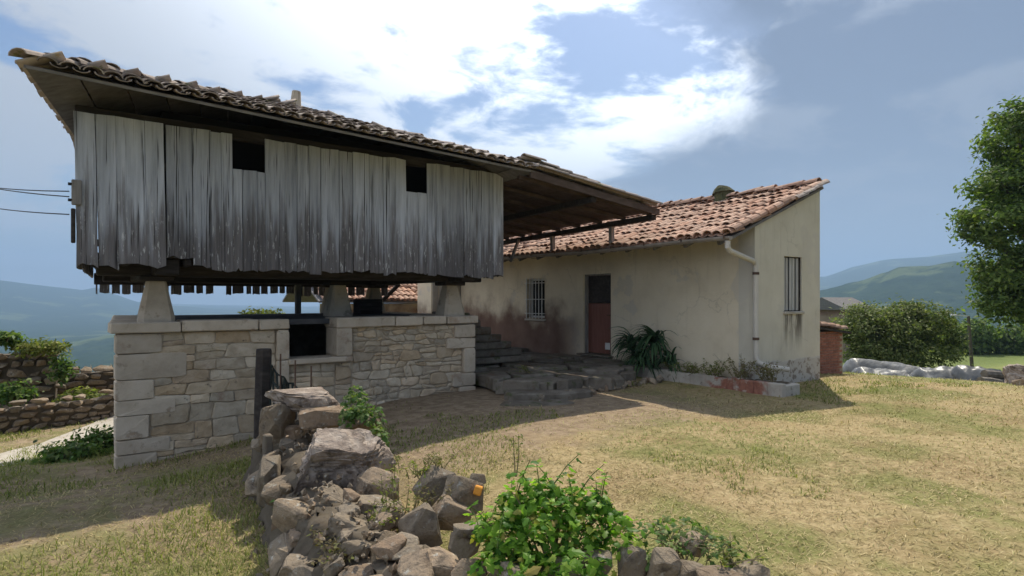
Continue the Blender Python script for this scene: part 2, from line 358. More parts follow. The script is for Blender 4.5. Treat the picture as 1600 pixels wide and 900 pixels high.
c = t.mix(pl, c, plc)
t.put(b.inputs['Base Color'], c); b.inputs['Roughness'].default_value = .95; b.inputs['Specular IOR Level'].default_value = .15
bump(t, b, t.math('ADD', t.noise(pos, 22, 6, .7), t.math('MULTIPLY', pl, t.math('MULTIPLY', t.noise(pos, 5, 4), 3.0))), .4, .01); M['endwall'] = m

# planter wall: flaking whitewash over red brick
m, t, b = material('planter_render')
pos = t.new('ShaderNodeNewGeometry').outputs['Position']; X, Y, Z = t.sep(pos)
c = t.ramp(t.noise(pos, 3, 6, .6), [(.3,(.33,.29,.25)),(.7,(.50,.46,.40))])
red = t.math('MULTIPLY', t.smooth(t.math('ABSOLUTE', t.math('SUBTRACT', Y, 6.75)), .75, .5), t.smooth(t.noise(pos, 3.2, 4, .6), .38, .50))
c = t.mix(red, c, t.ramp(t.noise(pos, 14, 4), [(.3,(.22,.085,.06)),(.7,(.34,.15,.10))]))
c = t.mix(t.smooth(t.noise(pos, 5, 6, .7), .58, .70), c, (.15,.13,.10))
t.put(b.inputs['Base Color'], c); b.inputs['Roughness'].default_value = .95
bump(t, b, t.noise(pos, 12, 6, .7), .8, .02); M['planter'] = m

# plastic sheets
m, t, b = material('grey_plastic_sheet'); pos = coords(t, rnd(t))
c = t.ramp(t.noise(pos, 2.5, 5, .6), [(.3,(.05,.055,.06)),(.55,(.11,.115,.12)),(.8,(.26,.265,.27))])
t.put(b.inputs['Base Color'], c); b.inputs['Roughness'].default_value = .42
bump(t, b, t.noise(t.vmath('MULTIPLY', pos, (1,3,2)), 2.0, 2, .5), .4, .05); M['sheet'] = m

# ground: dirt by the steps, mown hay on the lawn, green patches and fields
m, t, b = material('yard_ground')
pos = t.new('ShaderNodeNewGeometry').outputs['Position']; X, Y, Z = t.sep(pos)
nb = t.noise(pos, .55, 5, .6); nf = t.noise(pos, 9, 7, .7); nm = t.noise(pos, 2.2, 5, .6)
straw = t.ramp(nf, [(.25,(.20,.15,.075)),(.5,(.35,.27,.145)),(.75,(.46,.37,.22))])
green = t.ramp(nf, [(.25,(.075,.09,.025)),(.5,(.15,.165,.05)),(.8,(.25,.25,.09))])
dirt = t.ramp(t.noise(pos, 6, 8, .7), [(.2,(.13,.095,.065)),(.45,(.24,.178,.12)),(.62,(.33,.255,.175)),(.8,(.43,.35,.26))])
lawn = t.mix(t.math('MULTIPLY', t.smooth(nb, .45, .60), .85), straw, green)
lawn = t.mix(t.math('MULTIPLY', t.smooth(t.noise(t.vmath('ADD', pos, (7,3,0)), .8, 5, .65), .50, .66), .6), lawn, t.ramp(nf, [(.3,(.17,.115,.06)),(.7,(.34,.24,.13))]))
dm = t.math('MULTIPLY', t.smooth(t.math('ADD', Y, t.math('MULTIPLY', nm, 2.8)), 6.4, 7.6), t.smooth(t.math('ADD', X, t.math('MULTIPLY', nm, 2.0)), 10.8, 8.4))
d2 = t.math('MULTIPLY', t.smooth(t.math('SUBTRACT', t.math('ADD', Y, t.math('MULTIPLY', nm, 1.6)), t.math('MULTIPLY', X, .15)), 5.3, 6.0), t.math('MULTIPLY', t.smooth(X, 7.6, 6.2), .75))
c = t.mix(t.math('MAXIMUM', dm, d2), lawn, dirt)
lane = t.smooth(X, 1.6, .2)
c = t.mix(t.math('MULTIPLY', lane, t.math('MULTIPLY', t.smooth(nm, .35, .70), .7)), c, green)
far = t.smooth(t.vmath('LENGTH', pos, out=1), 19, 26)
field = t.ramp(t.noise(pos, .03, 5, .6), [(.3,(.07,.105,.03)),(.5,(.14,.17,.055)),(.7,(.27,.26,.11))])
c = t.mix(far, c, field)
t.put(b.inputs['Base Color'], c); b.inputs['Roughness'].default_value = 1; b.inputs['Specular IOR Level'].default_value = .1
bump(t, b, t.noise(pos, 15, 7, .7), .8, .03); M['ground'] = m

m, t, b = material('wooded_hills')
pos = t.new('ShaderNodeNewGeometry').outputs['Position']
n = t.noise(pos, .0045, 6, .6); nn = t.noise(pos, .03, 6, .7)
wood = t.ramp(nn, [(.3,(.014,.028,.014)),(.55,(.028,.048,.022)),(.8,(.05,.075,.032))])
mead = t.ramp(nn, [(.3,(.06,.085,.035)),(.7,(.10,.125,.055))])
c = t.mix(t.smooth(n, .55, .60), wood, mead)
t.put(b.inputs['Base Color'], c); b.inputs['Roughness'].default_value = 1; b.inputs['Specular IOR Level'].default_value = 0
bump(t, b, nn, 1, 8); M['hills'] = m

# ------------------------------------------------------------------ ground and hills (one height function)
FA = YAW
def height(x, y):
    x = np.asarray(x, float); y = np.asarray(y, float)
    r = np.hypot(x, y); th = np.arctan2(y, x)
    zl = -.26-.30*ss(7.0, 9.8, y)-.60*ss(9.8, 14.5, y)
    z = zl*(1-ss(.3, 5.6, x))
    z = z-.75*ss(12.5, 18, y)*ss(2, 6, x)
    z = z+.05*fbm(x*.35, y*.35, 3, 3)*ss(2, 5, r)+.018*fbm(x*1.9, y*1.9, 5, 3)
    # the yard is a shelf: it falls away past its edge
    fwd = x*FW.x+y*FW.y; lat = x*RT.x+y*RT.y
    z = z-3.0*ss(14.0, 38, r+.0*lat)*ss(-2, 9, lat)-16*ss(17.5, 70, r)*ss(-1, -8, lat)
    z = z-90*ss(85, 900, r)
    ang = np.degrees(FA-th); ang = (ang+180) % 360-180      # degrees to the right of the view
    pxs = 800+F*np.tan(np.radians(np.clip(ang, -70, 70)))
    k = r/F
    f = np.interp
    far_y = f(pxs, [-900,-100,0,60,90,130,150,210,330,480,700,1000,1290,1330,1380,1450,1500,1600,1800,2600],
                   [425,440,437,444,447,450,446,462,470,476,470,440,430,417,410,407,402,398,396,420])
    near_y = f(pxs, [-900,0,120,180,300,700,1000,1290,1340,1400,1460,1520,1600,1800,2600],
                    [500,512,505,497,500,500,480,440,432,417,414,411,420,430,445])
    hf = (466-far_y-5)/F*4600+EYE+28*fbm(x*.0016, y*.0016, 9, 4)+90
    hn = (466-near_y-9)/F*1500+EYE+9*fbm(x*.006, y*.006, 12, 4)+7*fbm(x*.03, y*.03, 14, 3)+90
    bump_f = np.exp(-((r-4600)/1300)**2)+.0; bump_f = np.where(r > 4600, np.maximum(bump_f, .75), bump_f)
    bump_n = np.exp(-((r-1500)/430)**2)
    return z+np.maximum(hf*bump_f, hn*bump_n)*ss(250, 700, r)
def Z(x, y): return float(height(x, y))

def polar(name, radii, nth, m):
    th = np.linspace(0, 2*np.pi, nth, endpoint=False)
    R, T = np.meshgrid(radii, th, indexing='ij'); x = R*np.cos(T); y = R*np.sin(T)
    V = np.stack([x, y, height(x, y)], -1).reshape(-1, 3); n = len(radii)
    i, j = np.meshgrid(np.arange(n-1), np.arange(nth), indexing='ij'); j2 = (j+1) % nth
    Q = np.stack([i*nth+j, (i+1)*nth+j, (i+1)*nth+j2, i*nth+j2], -1).reshape(-1, 4)
    return npmesh(name, V, Q, m, smooth=True)
rad = np.concatenate([np.linspace(.02, 24, 190), np.geomspace(24.3, 150, 46)])
tag(link('ground', polar('ground', rad, 420, M['ground'])), 'mown yard of dry yellow hay around the buildings', 'ground', kind='structure')
tag(link('hills', polar('hills', np.geomspace(150, 7500, 150), 900, M['hills'])), 'hazy wooded hills beyond the valley', 'hills', kind='structure')

# concrete lane on the left, following the ground
V = []; Q = []
pa = [(-5.5,9.6),(-3.2,11.2),(-1.2,13.0),(.3,15.0),(1.6,17.5)]
for i in range(25):
    f_ = i/24*(len(pa)-1); k = min(int(f_), len(pa)-2); a = Vector(pa[k]).lerp(Vector(pa[k+1]), f_-k); d = (Vector(pa[k+1])-Vector(pa[k])).normalized(); nrm = Vector((-d.y, d.x))
    for s_ in (-.85, -.3, .3, .85):
        p = a+nrm*s_; V.append((p.x, p.y, Z(p.x, p.y)+.02))
    if i: Q += [(4*(i-1)+c_, 4*(i-1)+c_+1, 4*i+c_+1, 4*i+c_) for c_ in range(3)]
tag(obj('path', V, Q, M['concrete']), 'pale concrete path at the far left', 'path', kind='structure')

# ------------------------------------------------------------------ generators for pieces
def clip(poly, nx, ny, c):
    out = []
    for i in range(len(poly)):
        p = poly[i]; q = poly[(i+1) % len(poly)]
        dp = nx*p[0]+ny*p[1]-c; dq = nx*q[0]+ny*q[1]-c
        if dp <= 0: out.append(p)
        if dp*dq < 0:
            t_ = dp/(dp-dq); out.append((p[0]+(q[0]-p[0])*t_, p[1]+(q[1]-p[1])*t_))
    return out
def cells(poly, seeds, joint, an=1.0):
    """voronoi cells of the seeds inside poly; an > 1 makes them lie flat"""
    res = []
    P = [(x, y*an) for x, y in poly]; S = [(x, y*an) for x, y in seeds]
    for i, s in enumerate(S):
        c = P
        near = sorted((( (q[0]-s[0])**2+(q[1]-s[1])**2), q) for j, q in enumerate(S) if j != i)[:26]
        for d2, q in near:
            dx, dy = q[0]-s[0], q[1]-s[1]; L = math.hypot(dx, dy)
            if L < 1e-6: continue
            dx /= L; dy /= L
            c = clip(c, dx, dy, dx*(s[0]+q[0])/2+dy*(s[1]+q[1])/2-joint/2)
            if len(c) < 3: break
        if len(c) >= 3: res.append([(x, y/an) for x, y in c])
    return res
def area(p): return abs(sum(p[i][0]*p[(i+1)%len(p)][1]-p[(i+1)%len(p)][0]*p[i][1] for i in range(len(p))))/2
def soften(p, k=.14, jit=.007):
    out = []
    for i in range(len(p)):
        a = p[i]; b = p[(i+1) % len(p)]
        for f_ in (k, 1-k): out.append((a[0]+(b[0]-a[0])*f_+random.uniform(-jit, jit), a[1]+(b[1]-a[1])*f_+random.uniform(-jit, jit)))
    return out
def stone_piece(name, poly, O, U, Vv, N, m, parent, back=.10, proud=.02, bev=.02, jit=.006):
    """polygon in the (U,V) plane turned into one worked stone with a raised uneven face"""
    if area(poly) < .0016: return
    c = (sum(p[0] for p in poly)/len(poly), sum(p[1] for p in poly)/len(poly)); n = len(poly)
    r = math.sqrt(area(poly)/math.pi); k = max(.5, 1-bev/r); VV = []
    def P(q, d): return O+U*q[0]+Vv*q[1]+N*d
    for q in poly: VV.append(P(q, -back))
    for q in poly: VV.append(P(q, proud-bev*.8+random.uniform(-jit, jit)))
    for q in poly: VV.append(P((c[0]+(q[0]-c[0])*k, c[1]+(q[1]-c[1])*k), proud+random.uniform(-jit, jit)))
    VV.append(P(c, proud+random.uniform(0, .012)))
    Fc = []
    for i in range(n):
        j = (i+1) % n
        Fc += [(i, j, n+j, n+i), (n+i, n+j, 2*n+j, 2*n+i), (2*n+i, 2*n+j, 3*n)]
    return obj(name, VV, Fc, m, parent)
def seeds_rows(x0, x1, z0, z1, rh, rw, jx=.35, jz=.3):
    S = []; z = z0
    while z < z1:
        h_ = rh*random.uniform(.75, 1.3); x = x0-random.uniform(0, rw)
        while x < x1+rw:
            ww = rw*random.uniform(.55, 1.5)
            S.append((x+ww/2+random.uniform(-jx, jx)*ww*.5, z+h_/2+random.uniform(-jz, jz)*h_)); x += ww
        z += h_
    return [s for s in S if x0 < s[0] < x1 and z0 < s[1] < z1]
def coursed(name, x0, x1, z0, z1, O, U, Vv, N, m, parent, rh, rw, joint=.008, amp=.02, slant=.03, k=.12, bev=.013, proud=-.03, pj=.015):
    """rough courses: wavy beds, slanting joints, stones of uneven length and some split in two"""
    zs = [z0]
    while zs[-1] < z1-rh*.6: zs.append(min(z1, zs[-1]+rh*random.uniform(.65, 1.45)))
    zs[-1] = z1; sd_ = random.random()*50
    def bed(i, x):
        if i in (0, len(zs)-1): return zs[i]
        return zs[i]+amp*(math.sin(x*3.1+i*2.3+sd_)+.7*math.sin(x*7.7+i*4.1+sd_)+.5*math.sin(x*15.3+i*1.7))
    for i in range(len(zs)-1):
        x = x0; hh = zs[i+1]-zs[i]; sl = 0
        while x < x1-.005:
            ww = rw*random.uniform(.5, 1.7)*(.6+.4*hh/rh)
            if x1-(x+ww) < rw*.45: ww = x1-x
            s1 = 0 if x+ww >= x1-.005 else random.uniform(-slant, slant)
            a0, a1 = x+joint/2, x+ww-joint/2
            parts = [(0, 1)]
            if hh > rh*.95 and random.random() < .3: c_ = random.uniform(.35,.65); parts = [(0, c_), (c_, 1)]
            for f0, f1 in parts:
                def pt(f, g): 
                    xx = a0+sl*(g-.5)*2+(a1+s1*(g-.5)*2-a0-sl*(g-.5)*2)*f; b0 = bed(i, xx); b1 = bed(i+1, xx); return (xx, b0+(b1-b0)*g)
                j_ = joint/hh/2
                P_ = [pt(0, f0+j_), pt(.5, f0+j_), pt(1, f0+j_), pt(1, f1-j_), pt(.5, f1-j_), pt(0, f1-j_)]
                P_ = [(p_[0]+random.uniform(-.006,.006), p_[1]+random.uniform(-.006,.006)) for p_ in P_]
                stone_piece(name, soften(P_, k, .005), O, U, Vv, N, m, parent, proud=proud+random.uniform(-pj, pj), bev=bev)
            sl = s1; x += ww
def masonry(name, poly, O, U, Vv, N, m, parent, rh, rw, joint=.010, an=1.4, **kw):
    x0 = min(p[0] for p in poly); x1 = max(p[0] for p in poly); z0 = min(p[1] for p in poly); z1 = max(p[1] for p in poly)
    for c in cells(poly, seeds_rows(x0, x1, z0, z1, rh, rw), joint, an):
        stone_piece(name, soften(c), O, U, Vv, N, m, parent, proud=kw.get('proud', -.03)+random.uniform(-.014, .016), bev=kw.get('bev', .014))

def rock_mesh(name, seed, sub=2, m=None, block=.62, rough=.10, cuts=10):
    rg = random.Random(seed); bm = bmesh.new(); bmesh.ops.create_icosphere(bm, subdivisions=sub, radius=1)
    planes = [(Vector((rg.gauss(0,1), rg.gauss(0,1), rg.gauss(0,1))).normalized(), rg.uniform(.50, .80)) for _ in range(cuts)]
    from mathutils import noise as mn
    for v in bm.verts:
        d = v.co.normalized(); p = Vector([math.copysign(abs(c_)**block, c_) for c_ in d]); p /= max(.75, p.length**.55)
        for n_, o_ in planes:
            e = p.dot(n_)-o_
            if e > 0: p -= n_*e*.985
        p += d*rough*(mn.noise(d*1.7+Vector((seed*3.1,0,0)))+.5*mn.noise(d*4.1+Vector((0,seed*2.3,0))))
        if sub > 3: p += d*rough*.55*mn.noise(d*9+Vector((0,0,seed)))+d*rough*.4*mn.noise(d*19)
        v.co = p*.82
    V = [v.co.copy() for v in bm.verts]; Fc = [tuple(x.index for x in f_.verts) for f_ in bm.faces]; bm.free()
    return rawmesh(name, V, Fc, m, smooth=False)
def block_mesh(name, seed, m, npt=15, bev=.07, seg=1):
    """broken stone: convex hull of a few points on a boxy shell, edges knocked off"""
    rg = random.Random(seed); bm = bmesh.new()
    for k in range(npt):
        p = Vector((rg.gauss(0,1), rg.gauss(0,1), rg.gauss(0,1))).normalized(); p = Vector([math.copysign(abs(c_)**.55, c_) for c_ in p]); p /= max(p.length**.6, .8)
        bm.verts.new(p*rg.uniform(.72, .92))
    r_ = bmesh.ops.convex_hull(bm, input=list(bm.verts))
    bmesh.ops.delete(bm, geom=list({e for e in r_['geom_interior']+r_['geom_unused'] if isinstance(e, bmesh.types.BMVert) and e.is_valid}), context='VERTS')
    bmesh.ops.dissolve_limit(bm, angle_limit=.22, verts=list(bm.verts), edges=list(bm.edges))
    bmesh.ops.bevel(bm, geom=list(bm.edges), offset=bev, segments=seg, affect='EDGES', profile=.6)
    for v in bm.verts: v.co += Vector((rg.gauss(0,.012), rg.gauss(0,.012), rg.gauss(0,.012)))
    bmesh.ops.triangulate(bm, faces=list(bm.faces)); bm.verts.index_update()
    V = [v.co.copy() for v in bm.verts]; Fc = [tuple(x.index for x in f_.verts) for f_ in bm.faces]; bm.free()
    return rawmesh(name, V, Fc, m)
ROCK = [block_mesh('rubble_rock', s, M['rubble'], 12+s % 4) for s in range(12)]
ROCKF = [block_mesh('rubble_rock_fine', 40+s, M['rubble'], 16+s % 6, .06, 2) for s in range(14)]

# barrel tile: a tapered half pipe along local +Y (up the slope), crown along +Z
def tile_shape(L=.46, w0=.105, w1=.082, th=.014, n=6, up=True):
    V = []; Fc = []
    for y, ww in ((0, w0), (L, w1)):
        for rr in (1.0, 1-th/ww):
            for i in range(n+1):
                a = math.pi*i/n; V.append((math.cos(a)*ww*rr, y, (math.sin(a)*ww*rr*.82)*(1 if up else -1)))
    k = n+1
    for i in range(n):
        Fc += [(i, i+1, 2*k+i+1, 2*k+i), (k+i+1, k+i, 3*k+i, 3*k+i+1), (i, k+i, k+i+1, i+1), (2*k+i, 2*k+i+1, 3*k+i+1, 3*k+i)]
    Fc += [(0, 2*k, 3*k, k), (n, k+n, 3*k+n, 2*k+n)]
    return np.array(V), Fc
TV, TF = tile_shape(); PV, PF = tile_shape(w0=.085, w1=.10, up=False); PV[:, 2] *= .6
def tile_meshes(m, flat=1.0):
    out = []
    for s in range(5):
        rg = np.random.default_rng(s); V = TV.copy(); V[:, 2] *= rg.uniform(.9, 1.1)*flat; V[:, 0] *= rg.uniform(.95, 1.06); V[:, 0] += V[:, 1]*rg.uniform(-.03, .03)
        out.append(rawmesh('barrel_tile', V, TF, m, smooth=False))
    return out
TILE_A = tile_meshes(M['tile']); TILE_B = tile_meshes(M['tile_old'], .72)
def lay_tiles(parent, O, U, S, nu, nv, m, meshes, inside=lambda u, v: True, du=.205, dv=.34, nmax=300, jit=1.0, lift=.02, sagf=None):
    """O: eave corner, U: along the eave, S: up the slope; covers as single tiles (nearest nmax), the rest and the channels joined"""
    U = U.normalized(); S = S.normalized(); N = U.cross(S).normalized()
    if N.z < 0: N = -N
    T = []; Pn = []
    for i in range(nu):
        for j in range(nv):
            u = i*du; v = j*dv
            if not inside(u, v): continue
            sg = sagf(u, v) if sagf else 0
            T.append((O+U*(u+random.gauss(0,.008)*jit)+S*(v+random.gauss(0,.014)*jit)+N*(.055+lift+random.gauss(0,.006)*jit+sg), random.gauss(0,.035)*jit, .055+random.gauss(0,.02)*jit))
            if inside(u+du/2, v): Pn.append((O+U*(u+du/2)+S*(v+random.gauss(0,.01))+N*(.085+sg), random.gauss(0,.02), .05))
    def mat3(yaw, pit):
        X_ = U if U.cross(S).z > 0 else -U
        R = Matrix((X_, S, N)).transposed()
        return R @ Euler((-pit, 0, yaw)).to_matrix()
    T.sort(key=lambda q: q[0].length)
    for p, yw, pt in T[:nmax]:
        o = link('roof_tile', random.choice(meshes), parent, p, mat3(yw, pt).to_euler())
    for nm, lst, base, bf in (('far_roof_tiles', T[nmax:], TV, TF), ('channel_tiles', Pn, PV, PF)):
        if not lst: continue
        VV = []; FF = []
        for k, (p, yw, pt) in enumerate(lst):
            R = np.array(mat3(yw, pt)); VV.append(base@R.T+np.array(p)); o_ = k*len(base)
            FF += [tuple(i_+o_ for i_ in f_) for f_ in bf]
        me = npmesh(nm, np.concatenate(VV), np.array(FF), m); tag(link(nm, me, parent), kind='stuff')
UX = Vector((1,0,0)); UY = Vector((0,1,0)); UZ = Vector((0,0,1))

# ------------------------------------------------------------------ stone base of the granary
CAP = 1.42; BX0, BX1, BY0, BY1 = .506, 6.295, 9.80, 14.2; BK = .27; GX0, GX1, SILL = 2.81, 3.57, .78
bs = empty('stone_platform', (3.6, 12, -.4), 'rubble stone walled platform with a square opening, under the raised granary', 'platform')
q = MB()
q.box((BX0+.03, BY0+.05, -1.0), (GX0-.02, BY0+.55, CAP-.16)).box((GX1+.02, BY0+.05, -1.0), (BX1-.03, BY0+.55, CAP-.16))
q.box((GX0-.02, BY0+.051, -1.0), (GX1+.02, BY0+.53, SILL-.06))
q.prism([(BX0+.03+BK*.13,BY0+.55),(BX0+.5+BK*.13,BY0+.55),(BX0+.5+BK,BY1),(BX0+.03+BK,BY1)], -1.6, CAP-.16).box((BX1-.5, BY0+.55, -1.6), (BX1-.03, BY1, CAP-.16)).box((BX0+.5+BK, BY1-.5, -1.6), (BX1-.5, BY1-.03, CAP-.16))
q.build('wall_core', M['mortar'], bs)
MB().box((BX0+.35+BK*.5, BY0+.32, CAP-.10), (BX1-.35, BY1-.2, CAP-.015)).build('floor_slab', M['slate'], bs)
O = Vector((BX0, BY0, 0)); L = GX0-BX0
# left half: big corner blocks then large flat rubble
zq = [-.75,-.40,-.20,.13,.34,.62,.98,1.255]; 
for i in range(len(zq)-1):
    wq = (.50, .66, .40, .72, .46, .86, .56)[i]
    stone_piece('corner_block', soften([(0,zq[i]+.006),(wq,zq[i]+.006),(wq,zq[i+1]-.006),(0,zq[i+1]-.006)], .06, .004), O, UX, UZ, -UY, M['ashlar'], bs, back=.3, proud=-.008, bev=.010)
coursed('stone', .42, L-.20, -.75, 1.255, O, UX, UZ, -UY, M['stone'], bs, .19, .34, .006, .013, .03)
for i, (a, b_) in enumerate(((-.1,.38),(.38,.78),(.78,1.255))):
    stone_piece('jamb_block', soften([(L-.19,a+.006),(L,a+.006),(L,b_-.006),(L-.19,b_-.006)], .08, .004), O, UX, UZ, -UY, M['ashlar'], bs, back=.4, proud=.032, bev=.015)
# under the opening
O2 = Vector((GX0, BY0, 0)); G = GX1-GX0
coursed('stone', .01, G-.01, -.6, SILL-.09, O2, UX, UZ, -UY, M['stone'], bs, .17, .34)
MB().bbox((GX0-.02, BY0-.07, SILL-.085), (GX1+.26, BY0+.5, SILL), .015, .006).build('sill', M['ashlar'], bs)
# right half
O3 = Vector((GX1, BY0, 0)); L3 = BX1-GX1
stone_piece('jamb_block', soften([(0,SILL+.01),(.27,SILL+.01),(.27,1.255),(0,1.255)], .06, .004), O3, UX, UZ, -UY, M['ashlar'], bs, back=.45, proud=.035, bev=.015)
zr = [-.2,.08,.33,.80,1.0,1.255]
for i in range(len(zr)-1):
    wq = (.36,.5,.26,.62,.44)[i]
    stone_piece('corner_block', soften([(L3-wq,zr[i]+.006),(L3,zr[i]+.006),(L3,zr[i+1]-.006),(L3-wq,zr[i+1]-.006)], .08, .005), O3, UX, UZ, -UY, M['ashlar'], bs, back=.3, proud=.03, bev=.015)
coursed('stone', .28, L3-.27, -.45, 1.255, O3, UX, UZ, -UY, M['stone'], bs, .125, .20, .009, .022, .045, k=.2, bev=.018)
coursed('stone', .0, .27, -.45, SILL-.1, O3, UX, UZ, -UY, M['stone'], bs, .14, .2)
# side walls
for O_, U_, N_ in ((Vector((BX0+BK, BY1, 0)), Vector((-BK,BY0-BY1,0)).normalized(), Vector((BY0-BY1,BK,0)).normalized()), (Vector((BX1, BY0, 0)), UY, UX)):
    coursed('stone', .05, 4.3, -1.3, 1.25, O_, U_, UZ, N_, M['stone'], bs, .24, .42)
# cap slabs
for a, b_ in ((BX0-.06, 1.30), (1.31, 2.35), (2.36, GX0)):
    MB().bbox((a, BY0-.05, 1.265), (b_-.005, BY0+.58, CAP+random.uniform(-.01,.01)), .014, .006).build('cap_slab', M['ashlar'], bs)
for a, b_ in ((GX1, 4.62), (4.63, 5.17), (5.18, 5.66), (5.67, BX1+.06)):
    MB().bbox((a, BY0-.05, 1.265+random.uniform(-.01,.01)), (b_-.005, BY0+.58, CAP+random.uniform(-.012,.008)), .016, .008).build('cap_slab', M['ashlar'], bs)
for i in range(6):
    y0 = BY0+.6+i*.62
    kk = BK*(y0+.3-BY0)/(BY1-BY0)
    for x0, x1 in ((BX0-.06+kk, BX0+.5+kk), (BX1-.5, BX1+.06)):
        MB().bbox((x0, y0, 1.265), (x1, y0+.61, CAP-.005), .014, .006).build('cap_slab', M['ashlar'], bs)

# ------------------------------------------------------------------ the raised granary
HX0, HX1, HY0, HY1 = .08, 6.69, 9.40, 14.6; HK = .30; PB, PT = 2.165, 4.115
hr = empty('raised_granary', (3.6, 12, CAP), 'weathered grey plank granary raised on stone pillars under an old tiled roof', 'granary')
# pillars: truncated stone pyramids with a timber pad
for X_, Y_ in ((1.02,10.15),(5.98,10.2),(1.42,13.85),(5.98,13.85),(4.15,11.3),(4.95,13.85)):
    n = 8; V = []; 
    for z_, h_ in ((CAP-.012,.225),(CAP+.04,.226),(2.0,.12)):
        c_ = h_*.25
        V += [(X_+sx, Y_+sy, z_) for sx, sy in ((-h_+c_,-h_),(h_-c_,-h_),(h_,-h_+c_),(h_,h_-c_),(h_-c_,h_),(-h_+c_,h_),(-h_,h_-c_),(-h_,-h_+c_))]
    Fc = [(l*8+i, l*8+(i+1)%8, (l+1)*8+(i+1)%8, (l+1)*8+i) for l in (0,1) for i in range(8)]+[tuple(range(7,-1,-1)), tuple(range(16,24))]
    pl_ = obj('pillar', V, Fc, M['ashlar'], hr)
    MB().bbox((X_-.22,Y_-.22,1.995),(X_+.22,Y_+.22,2.07),.015).build('pillar_pad', M['wood_dark'], pl_)
# beams under the floor
for y_ in (10.15, 13.85): MB().bbox((HX0+.18+HK*(y_-HY0)/5.2, y_-.15, 2.065), (HX1-.1, y_+.15, 2.30), .02).build('floor_beam', M['wood_dark'], hr)
for x_ in (1.10, 5.98): MB().bbox((x_-.15, HY0+.12, 2.072), (x_+.15, HY1-.1, 2.295), .02).build('floor_beam', M['wood_dark'], hr)
for i in range(9):
    x_ = .62+i*.72; MB().bbox((x_-.05, HY0+.06, 2.20), (x_+.05, HY1-.06, 2.302), .01).build('joist', M['wood_dark'], hr)
for i in range(13):
    y_ = HY0+.05+i*.395; MB().bbox((HX0+.05+HK*(y_+.39-HY0)/5.2, y_, 2.305), (HX1-.05, y_+.39, 2.34), .005).build('floor_board', M['wood_dark'], hr)
# inner chamber and wall plate
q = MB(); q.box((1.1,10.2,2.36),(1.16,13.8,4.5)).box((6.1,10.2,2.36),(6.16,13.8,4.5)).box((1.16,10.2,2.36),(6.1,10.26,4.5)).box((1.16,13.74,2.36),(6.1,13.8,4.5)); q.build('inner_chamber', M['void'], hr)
MB().bbox((HX0-.02, HY0+.06, 4.06), (HX1+.02, HY0+.2, 4.21), .012).build('wall_plate', M['wood_dark'], hr)
MB().bbox((HX0-.02+HK, HY1-.19, 4.00), (HX1+.02, HY1-.035, 4.20), .012).build('wall_plate', M['wood_soffit'], hr)
MB().beam((HX0+.11+.02, HY0+.2, 4.08), (HX0+.10+HK, HY1-.2, 4.08), .14, .16).build('wall_plate', M['wood_soffit'], hr)
MB().bbox((HX1-.18, HY0+.2, 4.0), (HX1-.035, HY1-.2, 4.16), .012).build('wall_plate', M['wood_soffit'], hr)
for z_ in (2.42, 3.5): MB().bbox((HX0+.05, HY0+.03, z_), (HX1-.05, HY0+.09, z_+.09), .008).build('rail', M['wood_dark'], hr)

def plank(O_, U_, N_, u0, u1, z0, z1, name='plank', rag=.03, lean=0):
    """one board with a ragged foot"""
    k = random.randint(3, 5); wv = u1-u0; top = []; bot = []; th = random.uniform(.018, .028); off = random.uniform(-.008, .012)
    for i in range(k):
        u = u0+wv*i/(k-1); bot.append((u+random.uniform(-.004,.004), z0+random.uniform(-rag, rag*.6)))
    m1 = random.uniform(-.004,.004)
    mid = [(u1+m1, z0+(z1-z0)*.35), (u1-m1, z0+(z1-z0)*.7)]; mid2 = [(u0-m1*.7, z0+(z1-z0)*.7), (u0+m1, z0+(z1-z0)*.35)]
    top = [(u1, z1+random.uniform(-.02,.01)), (u0, z1+random.uniform(-.02,.01))]
    out = bot+mid+top+mid2; n = len(out); w1 = random.uniform(-.012, .012); w2 = random.uniform(-.006,.006)
    V = []
    for d in (0, -th):
        for (u, z_) in out:
            f_ = (z_-z0)/(z1-z0); V.append(O_+U_*(u+lean*f_)+UZ*z_+N_*(off+d+w1*(1-f_)+w2*math.sin(f_*6)))
    Fc = [tuple(range(n)), tuple(range(2*n-1, n-1, -1))]+[(i, n+i, n+(i+1)%n, (i+1)%n) for i in range(n)]
    return obj(name, V, Fc, M['plank'], hr)
O_ = Vector((0, HY0, 0)); u = HX0
holes = [(1.91, 2.36, 3.62), (4.65, 5.06, 3.58)]
cuts = [1.91, 2.36, 4.65, 5.06, HX1]
i = 0
while u < HX1-.03:
    ww = random.choice((.13,.17,.20,.23,.26,.30))*random.uniform(.9,1.1)
    nx = next(c_ for c_ in cuts if c_ > u+.005)
    if nx-u < ww*1.45: ww = nx-u
    top = PT
    for a, b_, hz_ in holes:
        if a-.01 < u < b_-.02: top = hz_
    z0 = PB+.018*math.sin(u*2)+random.uniform(-.035,.03)
    if u < .42: z0 = 2.17
    if 1.05 < u < 1.16: z0 = 2.32
    gp = random.choice((.004,.004,.008,.014))
    plank(O_, UX, -UY, u+gp/2, u+ww-gp/2, z0, top, lean=(-.04 if u < .9 else -.015), rag=.06 if u < .5 else .035)
    u += ww; i += 1
